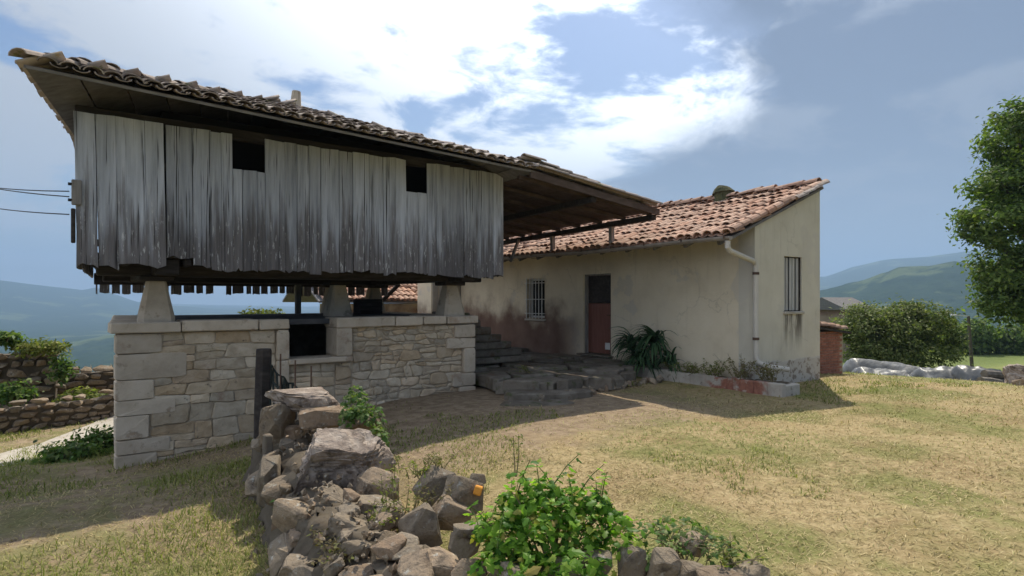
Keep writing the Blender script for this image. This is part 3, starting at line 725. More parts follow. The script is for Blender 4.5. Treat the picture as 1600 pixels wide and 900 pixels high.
# left side, right side and back boards; the back ones hang lower with gaps
for Ow, Uw, Nw, Lw, zb in ((Vector((HX0+HK, HY1, 0)), Vector((-HK,HY0-HY1,0)).normalized(), Vector((HY0-HY1,HK,0)).normalized(), HY1-HY0-.03, PB), (Vector((HX1, HY0+.03, 0)), UY, UX, HY1-HY0-.06, PB), (Vector((HX1, HY1, 0)), -UX, UY, HX1-HX0-HK, 1.86)):
    u = 0
    while u < Lw-.05:
        ww = min(random.uniform(.15,.26), Lw-u)
        if zb < 2:
            plank(Ow, Uw, Nw, u+.008, u+ww-random.choice((.02,.03,.05)), zb-.05+random.uniform(-.02,.06)+(.28 if random.random() < .10 else 0), 4.0, rag=.015)
        else: plank(Ow, Uw, Nw, u+.003, u+ww-.003, zb+random.uniform(-.02,.02), 4.0, rag=.02)
        u += ww
MB().bbox((HX0+.02+HK, HY1-.10, 2.02), (HX1-.02, HY1-.03, 2.25), .01).build('rear_beam', M['wood_dark'], hr)
# corner meter board on the left edge
mbx = MB().bbox((HX0-.055, HY0-.05, 2.92), (HX0+.05, HY0-.008, 3.24), .01).build('meter_board', M['wood_grey'], hr)
q = MB(); 
for z_ in (2.98, 3.18): q.tube([(HX0-.09, HY0-.03, z_), (HX0-.04, HY0-.03, z_)], .02, 6)
q.build('insulator', M['wire'], mbx)
MB().bbox((HX0-.06, HY0-.03, 2.45), (HX0-.012, HY0+.10, 2.88), .01).build('bracket_board', M['wood_dark'], hr)

# roof
AP = Vector((3.57, 12.0, 5.36))
E = [Vector(p) for p in ((-.40,8.5,4.31),(6.75,8.5,4.03),(7.1,15.5,3.98),(.42,15.5,3.95))]
LM = Vector((.10,10.9,4.08))
XA = [Vector((6.75,8.5,4.03)), Vector((9.9,8.32,3.60)), Vector((9.95,14.2,3.47)), Vector((7.1,15.5,3.98))]
def slab(name, pts, m, parent, th=.05):
    n = len(pts); nn_ = (pts[1]-pts[0]).cross(pts[2]-pts[0]).normalized()
    if nn_.z < 0: nn_ = -nn_
    V = [p for p in pts]+[p-nn_*th for p in pts]
    return obj(name, V, [tuple(range(n)), tuple(range(2*n-1,n-1,-1))]+[(i,(i+1)%n,n+(i+1)%n,n+i) for i in range(n)], m, parent)
def boards(quad, nb, parent, name='roof_board', th=.03, gap=.006, m=None):
    """quad a,b (lower edge) d,c (upper edge): boards lying parallel to the lower edge"""
    a, b_, c_, d_ = quad
    for i in range(nb):
        f0 = i/nb; f1 = (i+1)/nb-gap
        slab(name, [a.lerp(d_, f0), b_.lerp(c_, f0), b_.lerp(c_, f1), a.lerp(d_, f1)], m or M['wood_soffit'], parent, th+random.uniform(-.004,.006))
boards((E[0], E[1], AP, AP), 14, hr)
boards((E[2], E[3], AP, AP), 10, hr)
boards((E[3], LM, AP, AP), 8, hr); boards((LM, E[0], AP, AP), 8, hr)
boards((E[1], E[2], AP, AP), 12, hr)
boards((XA[1], XA[2], XA[3], XA[0]), 16, hr, 'lean_to_board', gap=.0015, m=M['wood_brown'])
# fascia pieces and rafters
dn = Vector((0,0,-.045))
for i in range(8):
    a = XA[0].lerp(XA[3], (i+.3)/8); b_ = XA[1].lerp(XA[2], (i+.3)/8)
    MB().beam(a+Vector((-.2,0,-.09)), b_+Vector((-.03,0,-.075)), .07, .07).build('rafter', M['wood_brown'], hr)
for f_ in (.45, .97):
    MB().beam(XA[0].lerp(XA[1], f_)+Vector((0,.06,-.18)), XA[3].lerp(XA[2], f_)+Vector((0,-.06,-.18)), .11, .11).build('purlin', M['wood_dark'], hr)
MB().beam(XA[0]+Vector((-.1,.02,-.07)), XA[1]+Vector((0,.02,-.07)), .04, .11).build('barge_board', M['wood_brown'], hr)
for (x_, y_) in ((9.82, 9.62), (9.84, 11.69)):
    MB().beam((x_,y_,2.80),(x_-.01,y_,3.36),.09,.09).build('prop_post', M['wood_grey'], hr)
MB().beam((9.4,12.9,2.72),(9.75,13.0,3.33),.06,.06).build('brace', M['wood_grey'], hr)

def tri_inside(O_, U_, S_, poly):
    P2 = [((p-O_).dot(U_), (p-O_).dot(S_)) for p in poly]
    def f(u, v):
        v += .12; s_ = None
        for i in range(len(P2)):
            a = P2[i]; b_ = P2[(i+1) % len(P2)]; cr = (b_[0]-a[0])*(v-a[1])-(b_[1]-a[1])*(u-a[0])
            if s_ is None: s_ = cr > 0
            elif (cr > 0) != s_: return False
        return True
    return f
def tile_face(parent, poly, m, meshes, nmax, dv=.34, sagf=None, jit=.95, over=.05):
    a, b_ = poly[0], poly[1]; U_ = (b_-a).normalized(); nn_ = (b_-a).cross(poly[2]-a).normalized()
    if nn_.z < 0: nn_ = -nn_
    S_ = nn_.cross(U_); S_ = S_ if S_.z > 0 else -S_
    vmax = max((p-a).dot(S_) for p in poly); us = [(p-a).dot(U_) for p in poly]; u0 = min(us)
    O_ = a+U_*u0-S_*over
    lay_tiles(parent, O_, U_, S_, int((max(us)-u0)/.205)+1, int(vmax/dv)+1, m, meshes, tri_inside(O_, U_, S_, poly), nmax=nmax, dv=dv, sagf=sagf, jit=jit)
tile_face(hr, [E[0], E[1], AP], M['tile_old'], TILE_B, 170)
tile_face(hr, [XA[1], XA[2], XA[3], XA[0]], M['tile_old'], TILE_B, 60, over=.06)
tile_face(hr, [E[1], E[2], AP], M['tile_old'], TILE_B, 20, over=0)
tile_face(hr, [E[2], E[3], AP], M['tile_old'], TILE_B, 0)
tile_face(hr, [E[3], LM, AP], M['tile_old'], TILE_B, 0); tile_face(hr, [LM, E[0], AP], M['tile_old'], TILE_B, 40)
# hip tiles and the stone knob on the apex
def ridge_tiles(parent, a, b_, meshes, step=.33, sc_=1.25):
    d = (b_-a); n = int(d.length/step); t_ = d.normalized(); s_ = UZ.cross(t_).normalized(); nn_ = t_.cross(s_)
    R = Matrix((-s_ if False else t_.cross(nn_), t_, nn_)).transposed()
    for i in range(n):
        o = link('ridge_tile', random.choice(meshes), parent, a+t_*(i*step)+nn_*(.085+random.gauss(0,.012)), (R @ Euler((-.05+random.gauss(0,.02),0,random.gauss(0,.05))).to_matrix()).to_euler(), (sc_,1,sc_))
for c_ in (E[0], E[1], E[2], E[3]): ridge_tiles(hr, c_+(c_-AP).normalized()*.05, AP, TILE_B)
MB().tube([AP+Vector((0,0,.02)), AP+Vector((0,0,.2)), AP+Vector((.01,0,.42))], .12, 8, .085).build('apex_stone', M['ashlar'], hr)
# barge tiles along the lean-to edge
for i in range(9):
    p = XA[1].lerp(XA[0], i/9.0); d = (XA[0]-XA[1]).normalized(); nn_ = Vector((0,0,1)); s_ = d.cross(nn_).normalized()
    link('verge_tile', random.choice(TILE_B), hr, p+Vector((0,0,.085)), Matrix((s_, d, s_.cross(d))).transposed().to_euler())
# a few loose tiles heaped on the left corner
for i, (f_, up_) in enumerate(((.12,.15),(.2,.16),(.27,.14))):
    p = E[0].lerp(AP, f_*.9)+Vector((.12,0,up_)); link('loose_tile', random.choice(TILE_B), hr, p, (random.uniform(-.2,.2), random.uniform(-.2,.2), random.uniform(-1.2,.2)))

# ------------------------------------------------------------------ terrace slabs, steps
tr = empty('stone_terrace', (8.6, 10.5, 0), 'low dark stone terrace of irregular slabs before the brown door', 'terrace')
TP = [(6.45,9.6),(6.25,9.0),(6.52,8.5),(6.95,8.45),(7.2,8.12),(7.85,8.22),(8.1,7.98),(8.62,8.12),(8.85,8.45),(9.45,8.52),(9.75,8.98),(10.15,9.15),(10.17,9.78),(10.66,9.8),(10.66,14.5),(6.62,14.5)]
for c_ in cells(TP, seeds_rows(6.3,10.7,8.0,14.6,.62,.75,.45,.45), .035, 1.0):
    q_ = soften(c_, .16, .022); zt = .27+random.uniform(-.06,.05)
    stone_piece('slab', q_, Vector((0,0,zt)), UX, UY, UZ, M['slabstone'], tr, back=.22, proud=.0, bev=.03, jit=.008)
MB().prism([(p[0]*.95+.43, p[1]*.95+.56) for p in TP], -.4, .19).build('bedding', M['core'], tr)
for (a, zt) in (([(5.95,8.35),(6.7,7.85),(7.45,7.72),(7.6,8.05),(6.8,8.28),(6.3,8.8)], .13), ([(5.6,8.0),(6.3,7.5),(6.8,7.45),(6.75,7.78),(5.9,8.3)], .035)):
    stone_piece('step_slab', soften(a, .15, .01), Vector((0,0,zt)), UX, UY, UZ, M['slabstone'], tr, back=.35, proud=0, bev=.03, jit=.01)
for i in range(46):
    x_ = random.uniform(6.4, 10.0); y_ = 8.1+.16*(x_-7.5)+random.uniform(-.22,.0)
    s_ = random.uniform(.05,.12); link('edge_stone', random.choice(ROCK), tr, (x_, y_, Z(x_,y_)+s_*.4), (random.random()*6,random.random()*6,random.random()*6), (s_*1.3,s_,s_*.8))
stp = empty('stone_stairs', (7.8, 11.6, .3), 'short flight of worn stone steps rising towards the granary side', 'stairs')
for k in range(7):
    x1 = 8.62-.27*k; MB().bbox((6.72, 11.0+.012*k, .31+.165*k-(.02 if k else 0)), (x1, 12.3, .31+.165*(k+1)-.024), .025, .008).build('step', M['slabstone'], stp)

# ------------------------------------------------------------------ the house
WX, EY, HX = 10.69, 6.65, 13.17; HL = 17.5
hs = empty('cream_house', (12, 11, 0), 'low cream plastered house with a single sloping red tile roof', 'house')
def roofz(x): return 2.90+(x-9.78)*.383
DY0, DY1 = 10.50, 11.48; DZ0, DZ1 = .34, 2.36; WY0, WY1, WZ0, WZ1 = 13.05, 13.85, 1.20, 2.30
# long wall built round the door and the window
q = MB()
def wallpiece(y0, y1, z0, z1): q.box((WX, y0, z0), (WX+.35, y1, z1))
wt = roofz(WX)-.02
wallpiece(EY+.002, DY0, -.5, wt); wallpiece(DY0, DY1, DZ1, wt); wallpiece(DY0, DY1, -.5, DZ0-.002); wallpiece(DY1, WY0, -.5, wt)
wallpiece(WY0, WY1, -.5, WZ0); wallpiece(WY0, WY1, WZ1, wt); wallpiece(WY1, HL, -.5, wt)
q.build('front_wall', M['plaster'], hs)
# end wall with its window hole (polygon pieces)
NX0, NX1, NZ0, NZ1 = 11.73, 12.42, 1.48, 2.61
def endpiece(m_, x0, x1, zb, zt0, zt1):
    m_.add([(x0,EY,zb),(x1,EY,zb),(x1,EY,zt1),(x0,EY,zt0),(x0,EY+.35,zb),(x1,EY+.35,zb),(x1,EY+.35,zt1),(x0,EY+.35,zt0)],
        [(0,1,2,3),(7,6,5,4),(0,4,5,1),(1,5,6,2),(2,6,7,3),(3,7,4,0)])
q = MB()
endpiece(q, WX-.004, NX0, -.5, roofz(WX)-.03, roofz(NX0)-.03); endpiece(q, NX0, NX1, -.5, NZ0, NZ0); endpiece(q, NX0, NX1, NZ1, roofz(NX0)-.03, roofz(NX1)-.03)
endpiece(q, NX1, HX, -.5, roofz(NX1)-.03, roofz(HX)-.03)
q.build('end_wall', M['endwall'], hs)
q = MB().box((HX-.3, EY+.352, -1.2), (HX, HL, roofz(HX)-.16)).box((WX+.352, HL-.3, -1.2), (HX-.302, HL-.002, roofz(WX)-.03)); q.build('rear_wall', M['plaster'], hs)
# door
d = empty('door', (WX, 10.9, DZ0), None, None); adopt(d, hs); del_ = None
d.location = (WX, 10.9, DZ0)
MB().bbox((WX+.14, DY0+.03, DZ0+.02), (WX+.18, DY1-.03, 1.62), .006).build('lower_leaf', M['door'], d)
MB().bbox((WX+.15, DY0+.03, 1.63), (WX+.19, DY1-.03, DZ1-.03), .006).build('upper_half_shade', M['wood_dark'], d)  # dark panel stands in for the shade inside the open upper half
MB().bbox((WX+.127, DY0+.16, DZ0+.13), (WX+.139, DY0+.33, DZ0+.30), .004).build('cat_flap', M['iron_white'], d)
MB().tube([(WX+.08, DY0+.12, 1.33), (WX+.14, DY0+.12, 1.33)], .015, 6).tube([(WX+.085, DY0+.12, 1.33), (WX+.085, DY0+.22, 1.33)], .01, 6).build('handle', M['rust'], d)
q = MB(); q.box((WX+.05, DY0, DZ0), (WX+.2, DY0+.04, DZ1)).box((WX+.05, DY1-.04, DZ0), (WX+.2, DY1, DZ1)).box((WX+.05, DY0+.041, DZ1-.04), (WX+.2, DY1-.041, DZ1-.001)); q.build('door_frame', M['wood_grey'], d)
MB().bbox((WX-.16, DY0-.1, .30), (WX+.2, DY1+.1, DZ0+.004), .012).build('threshold', M['slabstone'], hs)
# barred window
wn = empty('barred_window', (WX, 13.4, WZ0), None, None); adopt(wn, hs)
MB().box((WX+.2, WY0, WZ0), (WX+.22, WY1, WZ1)).build('pane', M['void'], wn)
q = MB(); q.box((WX+.12,WY0,WZ0),(WX+.19,WY0+.05,WZ1)).box((WX+.12,WY1-.05,WZ0),(WX+.19,WY1,WZ1)).box((WX+.12,WY0+.051,WZ0),(WX+.19,WY1-.051,WZ0+.05)).box((WX+.12,WY0+.051,WZ1-.05),(WX+.19,WY1-.051,WZ1)); q.build('frame', M['iron_white'], wn)
for i in range(6):
    y_ = WY0+.05+i*(WY1-WY0-.1)/5; MB().tube([(WX-.06,y_,WZ0-.02),(WX-.06,y_,WZ1+.02)], .014, 6).build('bar', M['iron_white'], wn)
for z_ in (WZ0+.12, WZ0+.52, WZ1-.12):
    MB().tube([(WX-.06,WY0-.02,z_),(WX-.06,WY1+.02,z_)], .012, 6).tube([(WX-.06,WY0-.02,z_),(WX+.02,WY0-.02,z_)], .012, 6).tube([(WX-.06,WY1+.02,z_),(WX+.02,WY1+.02,z_)], .012, 6).build('cross_bar', M['iron_white'], wn)
MB().bbox((WX-.06, WY0-.06, WZ0-.09), (WX+.1, WY1+.06, WZ0-.035), .01).build('sill', M['concrete'], wn)
# slatted shutter window in the end wall
sw = empty('shuttered_window', (12.07, EY, NZ0), None, None); adopt(sw, hs)
ns = 5; wv = (NX1-NX0-.04)/ns
for i in range(ns):
    x0 = NX0+.02+i*wv; MB().bbox((x0+.022, EY+.05+.01*(i%2), NZ0+.015), (x0+wv-.022, EY+.075+.01*(i%2), NZ1-.02), .008).build('slat', M['slat'], sw)
MB().box((NX0, EY+.12, NZ0), (NX1, EY+.14, NZ1)).build('backing', M['void'], sw)
q = MB(); q.box((NX0,EY+.03,NZ0),(NX0+.02,EY+.11,NZ1)).box((NX1-.02,EY+.03,NZ0),(NX1,EY+.11,NZ1)); q.build('frame', M['wood_dark'], sw)
MB().bbox((NX0-.04, EY-.045, NZ0-.06), (NX1+.04, EY+.04, NZ0-.002), .01, .003).build('sill', M['concrete'], sw)
# roof deck, tiles, gutter
RX0, RX1, RY0, RY1 = 9.80, 13.16, 6.57, 17.7
pts = [Vector((RX0,RY0,roofz(RX0)-.03)), Vector((RX0,RY1,roofz(RX0)-.03)), Vector((RX1,RY1,roofz(RX1)-.03)), Vector((RX1,RY0,roofz(RX1)-.03))]
slab('roof_deck', pts, M['wood_soffit'], hs, .05)
SL = (pts[3]-pts[0]).normalized()
sagH = lambda u, v: -.045*math.sin(min(max(u/11.0,0),1)*math.pi)-.03*math.sin(min(v/4,1)*math.pi)+.02*math.sin(u*2.3)*.5
lay_tiles(hs, pts[0]+UY*.06-SL*.07, UY, SL, 54, 11, M['tile'], TILE_A, nmax=300, dv=.345, jit=1.5, lift=.02, sagf=sagH)
for i in range(11):   # verge row turned along the end wall
    p = pts[0].lerp(pts[3], (i+.05)/12.2)+Vector((0,.02,.10)); link('verge_tile', random.choice(TILE_A), hs, p, Matrix((-UY, SL, (-UY).cross(SL))).transposed().to_euler(), (1.1,1,1.1))
for i in range(34):   # top row
    p = Vector((RX1-.12, RY0+.02+i*.33, roofz(RX1)+.06+random.gauss(0,.012)))
    link('ridge_tile', random.choice(TILE_A), hs, p, (-.05, random.gauss(0,.05), random.gauss(0,.05)), (1.15,1,1.15))
for i in range(4):
    p = pts[3]+SL*(.0-i*.31)+Vector((0, -.03, .075)); link('verge_cap_tile', random.choice(TILE_B), hs, p, (Matrix((UY, -SL, UY.cross(-SL))).transposed() @ Euler((.06,random.uniform(-.1,.1),random.uniform(-.12,.12))).to_matrix()).to_euler(), (1.15,.9,1.1))
for i in range(15):
    y_ = RY0+.3+i*.78; MB().beam((RX0+.05,y_,roofz(RX0)-.12),(WX+.1,y_,roofz(WX+.1)-.125),.07,.075).build('rafter_tail', M['wood_soffit'], hs)
n = 7; V = []; Fc = []
ys = np.linspace(RY0-.04, 16.5, 24)
for y_ in ys:
    zc = 2.865+.02*math.sin(y_*1.1)
    for rr in (.075,.067):
        for i in range(n+1):
            a = math.pi*i/n; V.append((RX0-.085+math.cos(a)*rr, y_, zc-math.sin(a)*rr))
k = n+1
for j in range(len(ys)-1):
    for i in range(n):
        a = j*2*k+i; b_ = (j+1)*2*k+i; Fc += [(a,a+1,b_+1,b_), (a+k+1,a+k,b_+k,b_+k+1)]
    for i in (0, n): Fc.append((j*2*k+i, (j+1)*2*k+i, (j+1)*2*k+k+i, j*2*k+k+i))
Fc.append(tuple(range(k)))
gt = obj('gutter', V, Fc, M['gutter'], hs)
for i in range(11):
    y_ = 6.6+i*.95; MB().box((RX0-.175,y_,2.84),(RX0-.168,y_+.03,2.90)).box((RX0-.168,y_,2.775),(RX0+.0,y_+.03,2.782)).build('gutter_clip', M['rust'], gt)
q = MB().tube([(RX0-.085, EY-.06, 2.80), (RX0-.085, EY-.06, 2.68), (RX0-.02, EY-.06, 2.62), (WX-.16, EY-.06, 2.46), (WX-.08, EY-.07, 2.38), (WX-.075, EY-.065, 1.4), (WX-.07, EY-.07, .62), (WX-.06, EY-.10, .52), (WX+.06, EY-.22, .44), (WX+.45, EY-.42, .385)], .052, 10)
dp = q.build('downpipe', M['pipe'], hs, smooth=False)
for z_ in (2.2, .95): MB().tube([(WX-.075, EY-.067, z_), (WX-.075, EY-.067, z_+.05)], .062, 10).build('pipe_collar', M['rust'], dp)
ch = MB(); ch.tube([(13.1, 9.0, 3.9), (13.1, 9.0, 4.33), (13.1, 9.0, 4.38)], .24, 9, .22).tube([(13.1,9.0,4.36),(13.1,9.01,4.45),(13.11,9.0,4.52)], .28, 9, .15)
ch.build('chimney', M['moss'], hs)

# planter bed along the house
pr = empty('planter_wall', (10.3, 7.6, 0), 'low flaking whitewashed planter wall along the cream house front', 'planter')
PX, PY0, PY1, PZ = 10.2, 5.82, 9.75, .215
q = MB()
ysg = np.linspace(PY0, PY1, 15)
for i in range(14):
    a, b_ = ysg[i], ysg[i+1]-.0; zt = PZ+random.uniform(-.018,.018)
    q.bbox((PX+random.uniform(-.012,.012), a, -.45), (PX+.14, b_, zt), .014, .004)
q.bbox((PX+.14, PY0+.002, -.45), (WX+.12, PY0+.14, PZ-.03), .014, .004)
q.build('front_wall', M['planter'], pr)
V = []; Fc = []; nu_ = 30
for i in range(nu_):
    y_ = PY0+.1+(PY1-PY0-.1)*i/(nu_-1)
    for j in range(5):
        x_ = PX+.1+(WX-PX-.095)*j/4 if y_ > EY else PX+.1+(WX-PX)*j/4
        V.append((x_, y_, PZ-.05+random.uniform(-.02,.03)))
for i in range(nu_-1):
    for j in range(4): Fc.append((i*5+j, (i+1)*5+j, (i+1)*5+j+1, i*5+j+1))
obj('soil', V, Fc, M['core'], pr)
MB().box((PX+.12, PY0+.12, -.4), (WX-.002, PY1, PZ-.08)).build('fill', M['core'], pr)

# ------------------------------------------------------------------ plants
def leaf_ivy(name, m, seed, lobes=((0,1.0),(.62,.62),(.95,.40),(1.55,.68),(2.35,.36),(2.75,.45))):
    rg = random.Random(seed); pts = []
    for a, r in lobes: pts.append((a, r*rg.uniform(.88,1.12)))
    ring = [(math.sin(a)*r, math.cos(a)*r) for a, r in pts]+[(0,-.22)]+[(-math.sin(a)*r, math.cos(a)*r) for a, r in reversed(pts[1:])]
    V = [(0,0,.06)]+[(x, y, -.10*(x*x+y*y)-.10*abs(x)*rg.uniform(.4,1.4)) for x, y in ring]; n = len(ring)
    return rawmesh(name, V, [(0, 1+(i+1)%n, 1+i) for i in range(n)], m)
IVY = [leaf_ivy('ivy_leaf', M['ivy'], s) for s in range(5)]
IVYD = [leaf_ivy('ivy_leaf_dull', M['ivy_dull'], s+9) for s in range(4)]
def facing(nrm, spin):
    q_ = nrm.to_track_quat('Z', 'Y').to_matrix() @ Matrix.Rotation(spin, 3, 'Z'); return q_
def leaf_mass(parent, pts, meshes, nsingle, size, m, name='leaf', rest='small_leaves'):
    """pts: (position, normal); the ones nearest the camera become single leaves"""
    pts = sorted(pts, key=lambda p: (p[0]-cam.location).length+random.uniform(-.25,.25))
    for p, n_ in pts[:nsingle]:
        s_ = size*random.choice((.5,.7,.85,1,1.15,1.4))*random.uniform(.9,1.1); link(name, random.choice(meshes), parent, p, facing(n_, random.uniform(0,6.28)).to_euler(), (s_,s_,s_))
    rest_ = pts[nsingle:]
    if not rest_: return
    VV = []; FF = []; o_ = 0
    base = [(np.array([v.co[:] for v in me.vertices]), [tuple(p.vertices) for p in me.polygons]) for me in meshes]
    for p, n_ in rest_:
        bv, bf = random.choice(base); s_ = size*random.uniform(.5, 1.15)
        VV.append(bv@np.array(facing(n_, random.uniform(0,6.28))).T*s_+np.array(p)); FF += [tuple(i_+o_ for i_ in f_) for f_ in bf]; o_ += len(bv)
    tag(link(rest, npmesh(rest, np.concatenate(VV), np.array(FF), m), parent), kind='stuff')
def ellip_pts(lobes, n, upb=.55):
    """points through the outer shell of a set of ellipsoid lobes (centre, radii)"""
    out = []; wts = [a[1].x*a[1].z+a[1].y*a[1].z for a in lobes]
    for _ in range(n):
        c_, r_ = random.choices(lobes, wts)[0]
        d_ = Vector((random.gauss(0,1), random.gauss(0,1), random.gauss(0,1))).normalized()
        if d_.z < -.35: d_.z = -d_.z
        k_ = random.uniform(.62, 1.06)
        out.append((c_+Vector((d_.x*r_.x, d_.y*r_.y, d_.z*r_.z))*k_, (d_*.6+Vector((0,0,upb))+Vector((random.gauss(0,.4),random.gauss(0,.4),random.gauss(0,.3)))).normalized()))
    return out
def stems(parent, c0, lobes, n, r=.006, name='stem'):
    q_ = MB()
    for _ in range(n):
        c_, r_ = random.choice(lobes); d_ = Vector((random.gauss(0,1), random.gauss(0,1), abs(random.gauss(0,1)))).normalized()
        e_ = c_+Vector((d_.x*r_.x,d_.y*r_.y,d_.z*r_.z))*.9; a_ = Vector(c0)+Vector((random.gauss(0,.08),random.gauss(0,.08),0))
        q_.tube([a_, a_.lerp(e_, .5)+Vector((0,0,.08)), e_], r, 4, r*.5)
    tag(q_.build(name, M['stem'], parent), kind='stuff')

# ------------------------------------------------------------------ collapsed dry-stone wall in the foreground
rw = empty('rubble_wall', tuple(px(560, 900, 4.3)*Vector((1,1,0))), 'collapsed dry stone wall of loose brown rubble in the foreground', 'stone wall')
def rock_at(x, y, dep, wpx, hpx, rot=(0,0,0), fine=True, mesh=None, dscale=1.0):
    s_ = dep/F; p = px(x, y, dep)
    me = mesh or random.choice(ROCKF if fine else ROCK)
    sx = wpx*s_/2/.80; sz = hpx*s_/2/.78
    o = link('stone', me, rw, p, (rot[0], rot[1], YAW-math.pi/2+rot[2]), (sx, max(sx,sz)*.8*dscale, sz)); return o
BIG = rock_mesh('boulder', 77, 5, M['boulder'], block=.5, rough=.16, cuts=6)
SLABR = rock_mesh('top_slab', 81, 4, M['boulder'], block=.42, rough=.10, cuts=4)
L_ = [ (472,622,6.5,128,34,SLABR,(0,.02,.1)), (522,738,5.2,165,112,BIG,(.3,.12,.15)), (505,652,6.2,80,40,None,(0,0,.4)), (432,668,6.3,52,92,None,(0,.1,0)), (560,668,5.9,70,40,None,(0,.2,0)),
  (425,755,5.6,46,95,None,(0,-.1,.3)), (590,765,5.0,80,62,None,(.1,.2,.6)), (520,785,4.75,72,50,None,(.3,.5,0)), (498,800,4.7,60,46,None,(.2,-.3,.3)), (575,792,4.7,86,34,None,(0,.12,.3)), (606,806,4.6,70,40,None,(0,-.15,.2)),
  (680,757,4.9,66,66,None,(.2,.5,.2)), (722,772,4.7,62,84,None,(.1,.2,.7)), (745,748,4.75,30,28,None,(0,0,.4)), (705,800,4.5,70,60,None,(.4,.3,.5)), (655,828,4.3,78,76,None,(.3,-.4,.2)), (733,828,4.1,62,24,None,(0,.05,.1)), (725,852,4.05,56,50,None,(.2,.2,.9)),
  (548,858,4.1,62,86,None,(.2,.35,.2)), (518,838,4.4,46,34,None,(0,0,.5)), (600,868,4.0,80,70,None,(.3,-.5,.3)), (652,880,3.9,56,58,None,(.2,.2,0)), (560,905,3.7,70,40,None,(0,0,.7)), (690,892,3.6,72,60,None,(.2,.5,.4)), (735,900,3.5,60,50,None,(0,.3,.2)), (620,910,3.6,60,46,None,(.3,.1,.2)),
  (480,850,4.5,70,80,None,(.2,0,.4)), (452,820,4.9,60,80,None,(.1,.2,.1)), (470,900,4.1,80,80,None,(.2,.3,.1)), (440,880,4.4,50,90,None,(0,.1,.6)),
  (985,880,3.5,56,60,None,(.2,.4,.3)), (1035,885,3.45,50,64,None,(.4,.2,.1)), (1082,852,3.7,50,42,None,(.1,.1,.4)), (1075,895,3.45,60,40,None,(.1,.3,.2)), (1120,905,3.4,80,36,None,(0,.1,.2)), (1168,900,3.45,70,34,None,(.1,-.1,.3)), (930,890,3.45,70,60,None,(.2,.1,.8)), (870,905,3.4,80,60,None,(.1,.3,.1)), (805,905,3.4,80,60,None,(.3,.2,.5)) ]
for x, y, dep, wp, hp, me, ro in L_: rock_at(x, y, dep, wp, hp, ro, mesh=me)
# fill behind and below: stones heaped along the line of the wall
axis = [px(445,620,6.9), px(470,700,6.0), px(505,790,5.0), px(545,850,4.3), px(600,890,3.8), px(680,900,3.6), px(860,930,3.5), px(1050,930,3.45), px(1180,930,3.4)]
tops = [.62,.52,.50,.42,.36,.30,.16,.06,.0]
acc = []
for k in range(150):
    f_ = random.random()**.85*(len(axis)-1); i = min(int(f_), len(axis)-2); e_ = f_-i
    p = axis[i].lerp(axis[i+1], e_); d_ = (axis[i+1]-axis[i]); nn_ = Vector((-d_.y, d_.x, 0)).normalized(); tp = tops[i]+(tops[i+1]-tops[i])*e_
    off = random.uniform(-.36,.36); x_, y_ = p.x+nn_.x*off, p.y+nn_.y*off; g_ = Z(x_, y_)
    hmax = max(.04, (tp-g_)*(1-abs(off)*1.1)-.1); z_ = g_+random.random()**.8*hmax; s_ = random.choice((.06,.075,.09,.11,.13,.16))*random.uniform(.85,1.2)*(1.1 if tp > .3 else .8)
    link('stone', random.choice(ROCK), rw, (x_, y_, z_), (random.uniform(-.5,.5),random.uniform(-.5,.5),random.uniform(0,6)), (s_*1.35,s_*1.1,s_*.85))
# earth heart of the wall
V = []; Fc = []; NA, NB = 90, 17
for i in range(NA):
    f_ = i/(NA-1)*(len(axis)-1); k = min(int(f_), len(axis)-2); e_ = f_-k; p = axis[k].lerp(axis[k+1], e_); tp = tops[k]+(tops[k+1]-tops[k])*e_
    k0 = max(k-(e_ < .5), 0); k1 = min(k0+2, len(axis)-1); d_ = axis[k1]-axis[k0]; nn_ = Vector((-d_.y,d_.x,0)).normalized()
    for j in range(NB):
        off = (j/(NB-1)-.5)*1.0; x_, y_ = p.x+nn_.x*off, p.y+nn_.y*off; g_ = Z(x_, y_)
        hh = max(tp-g_-.22, .0)*max(0, 1-(abs(off)/.42)**2.6)+.10*float(fbm(x_*5, y_*5, 51, 3)+.2)*(abs(off) < .46)
        V.append((x_+.04*math.sin(j*3.3+i), y_+.04*math.cos(i*2.1+j), g_+hh-.05))
for i in range(NA-1):
    for j in range(NB-1): Fc.append((i*NB+j, (i+1)*NB+j, (i+1)*NB+j+1, i*NB+j+1))
obj('earth_heart', V, Fc, M['core'], rw, smooth=True)
VV = []
for k in range(900):   # chips and gravel that have fallen out of the wall
    i = random.randrange(len(axis)-1); p = axis[i].lerp(axis[i+1], random.random()); x_ = p.x+random.gauss(0,.26); y_ = p.y+random.gauss(0,.26); s_ = random.uniform(.012,.045)
    j_ = min(int(((Vector((x_,y_,0))-p).length)/.5*8), 7); tp = tops[i]; g_ = Z(x_,y_); hh = max(tp-g_-.2, .0)*max(0, 1-(math.hypot(x_-p.x,y_-p.y)/.42)**2.6)
    R_ = Euler((random.random()*6,random.random()*6,random.random()*6)).to_matrix(); c_ = Vector((x_,y_,g_+hh+.01))
    VV.append([c_+R_@Vector(q_)*s_ for q_ in ((1,0,0),(-.9,.2,0),(0,.8,.1),(0,-.9,0),(.1,0,.6),(0,.1,-.6))])
V = [v for g_ in VV for v in g_]; Fc = [tuple(i*6+a_ for a_ in f_) for i in range(len(VV)) for f_ in ((0,2,4),(2,1,4),(1,3,4),(3,0,4),(2,0,5),(1,2,5),(3,1,5),(0,3,5))]
tag(obj('stone_chips', V, Fc, M['rubble'], rw), kind='stuff')
o = MB().bbox((-.06,-.05,-.03),(.06,.05,.03),.008).build('orange_mark', M['orange']); o.location = px(747,766,4.62); o.rotation_euler = (.3,.2,YAW); o.scale = (.8,.6,1.1); o.name = 'plastic_scrap'
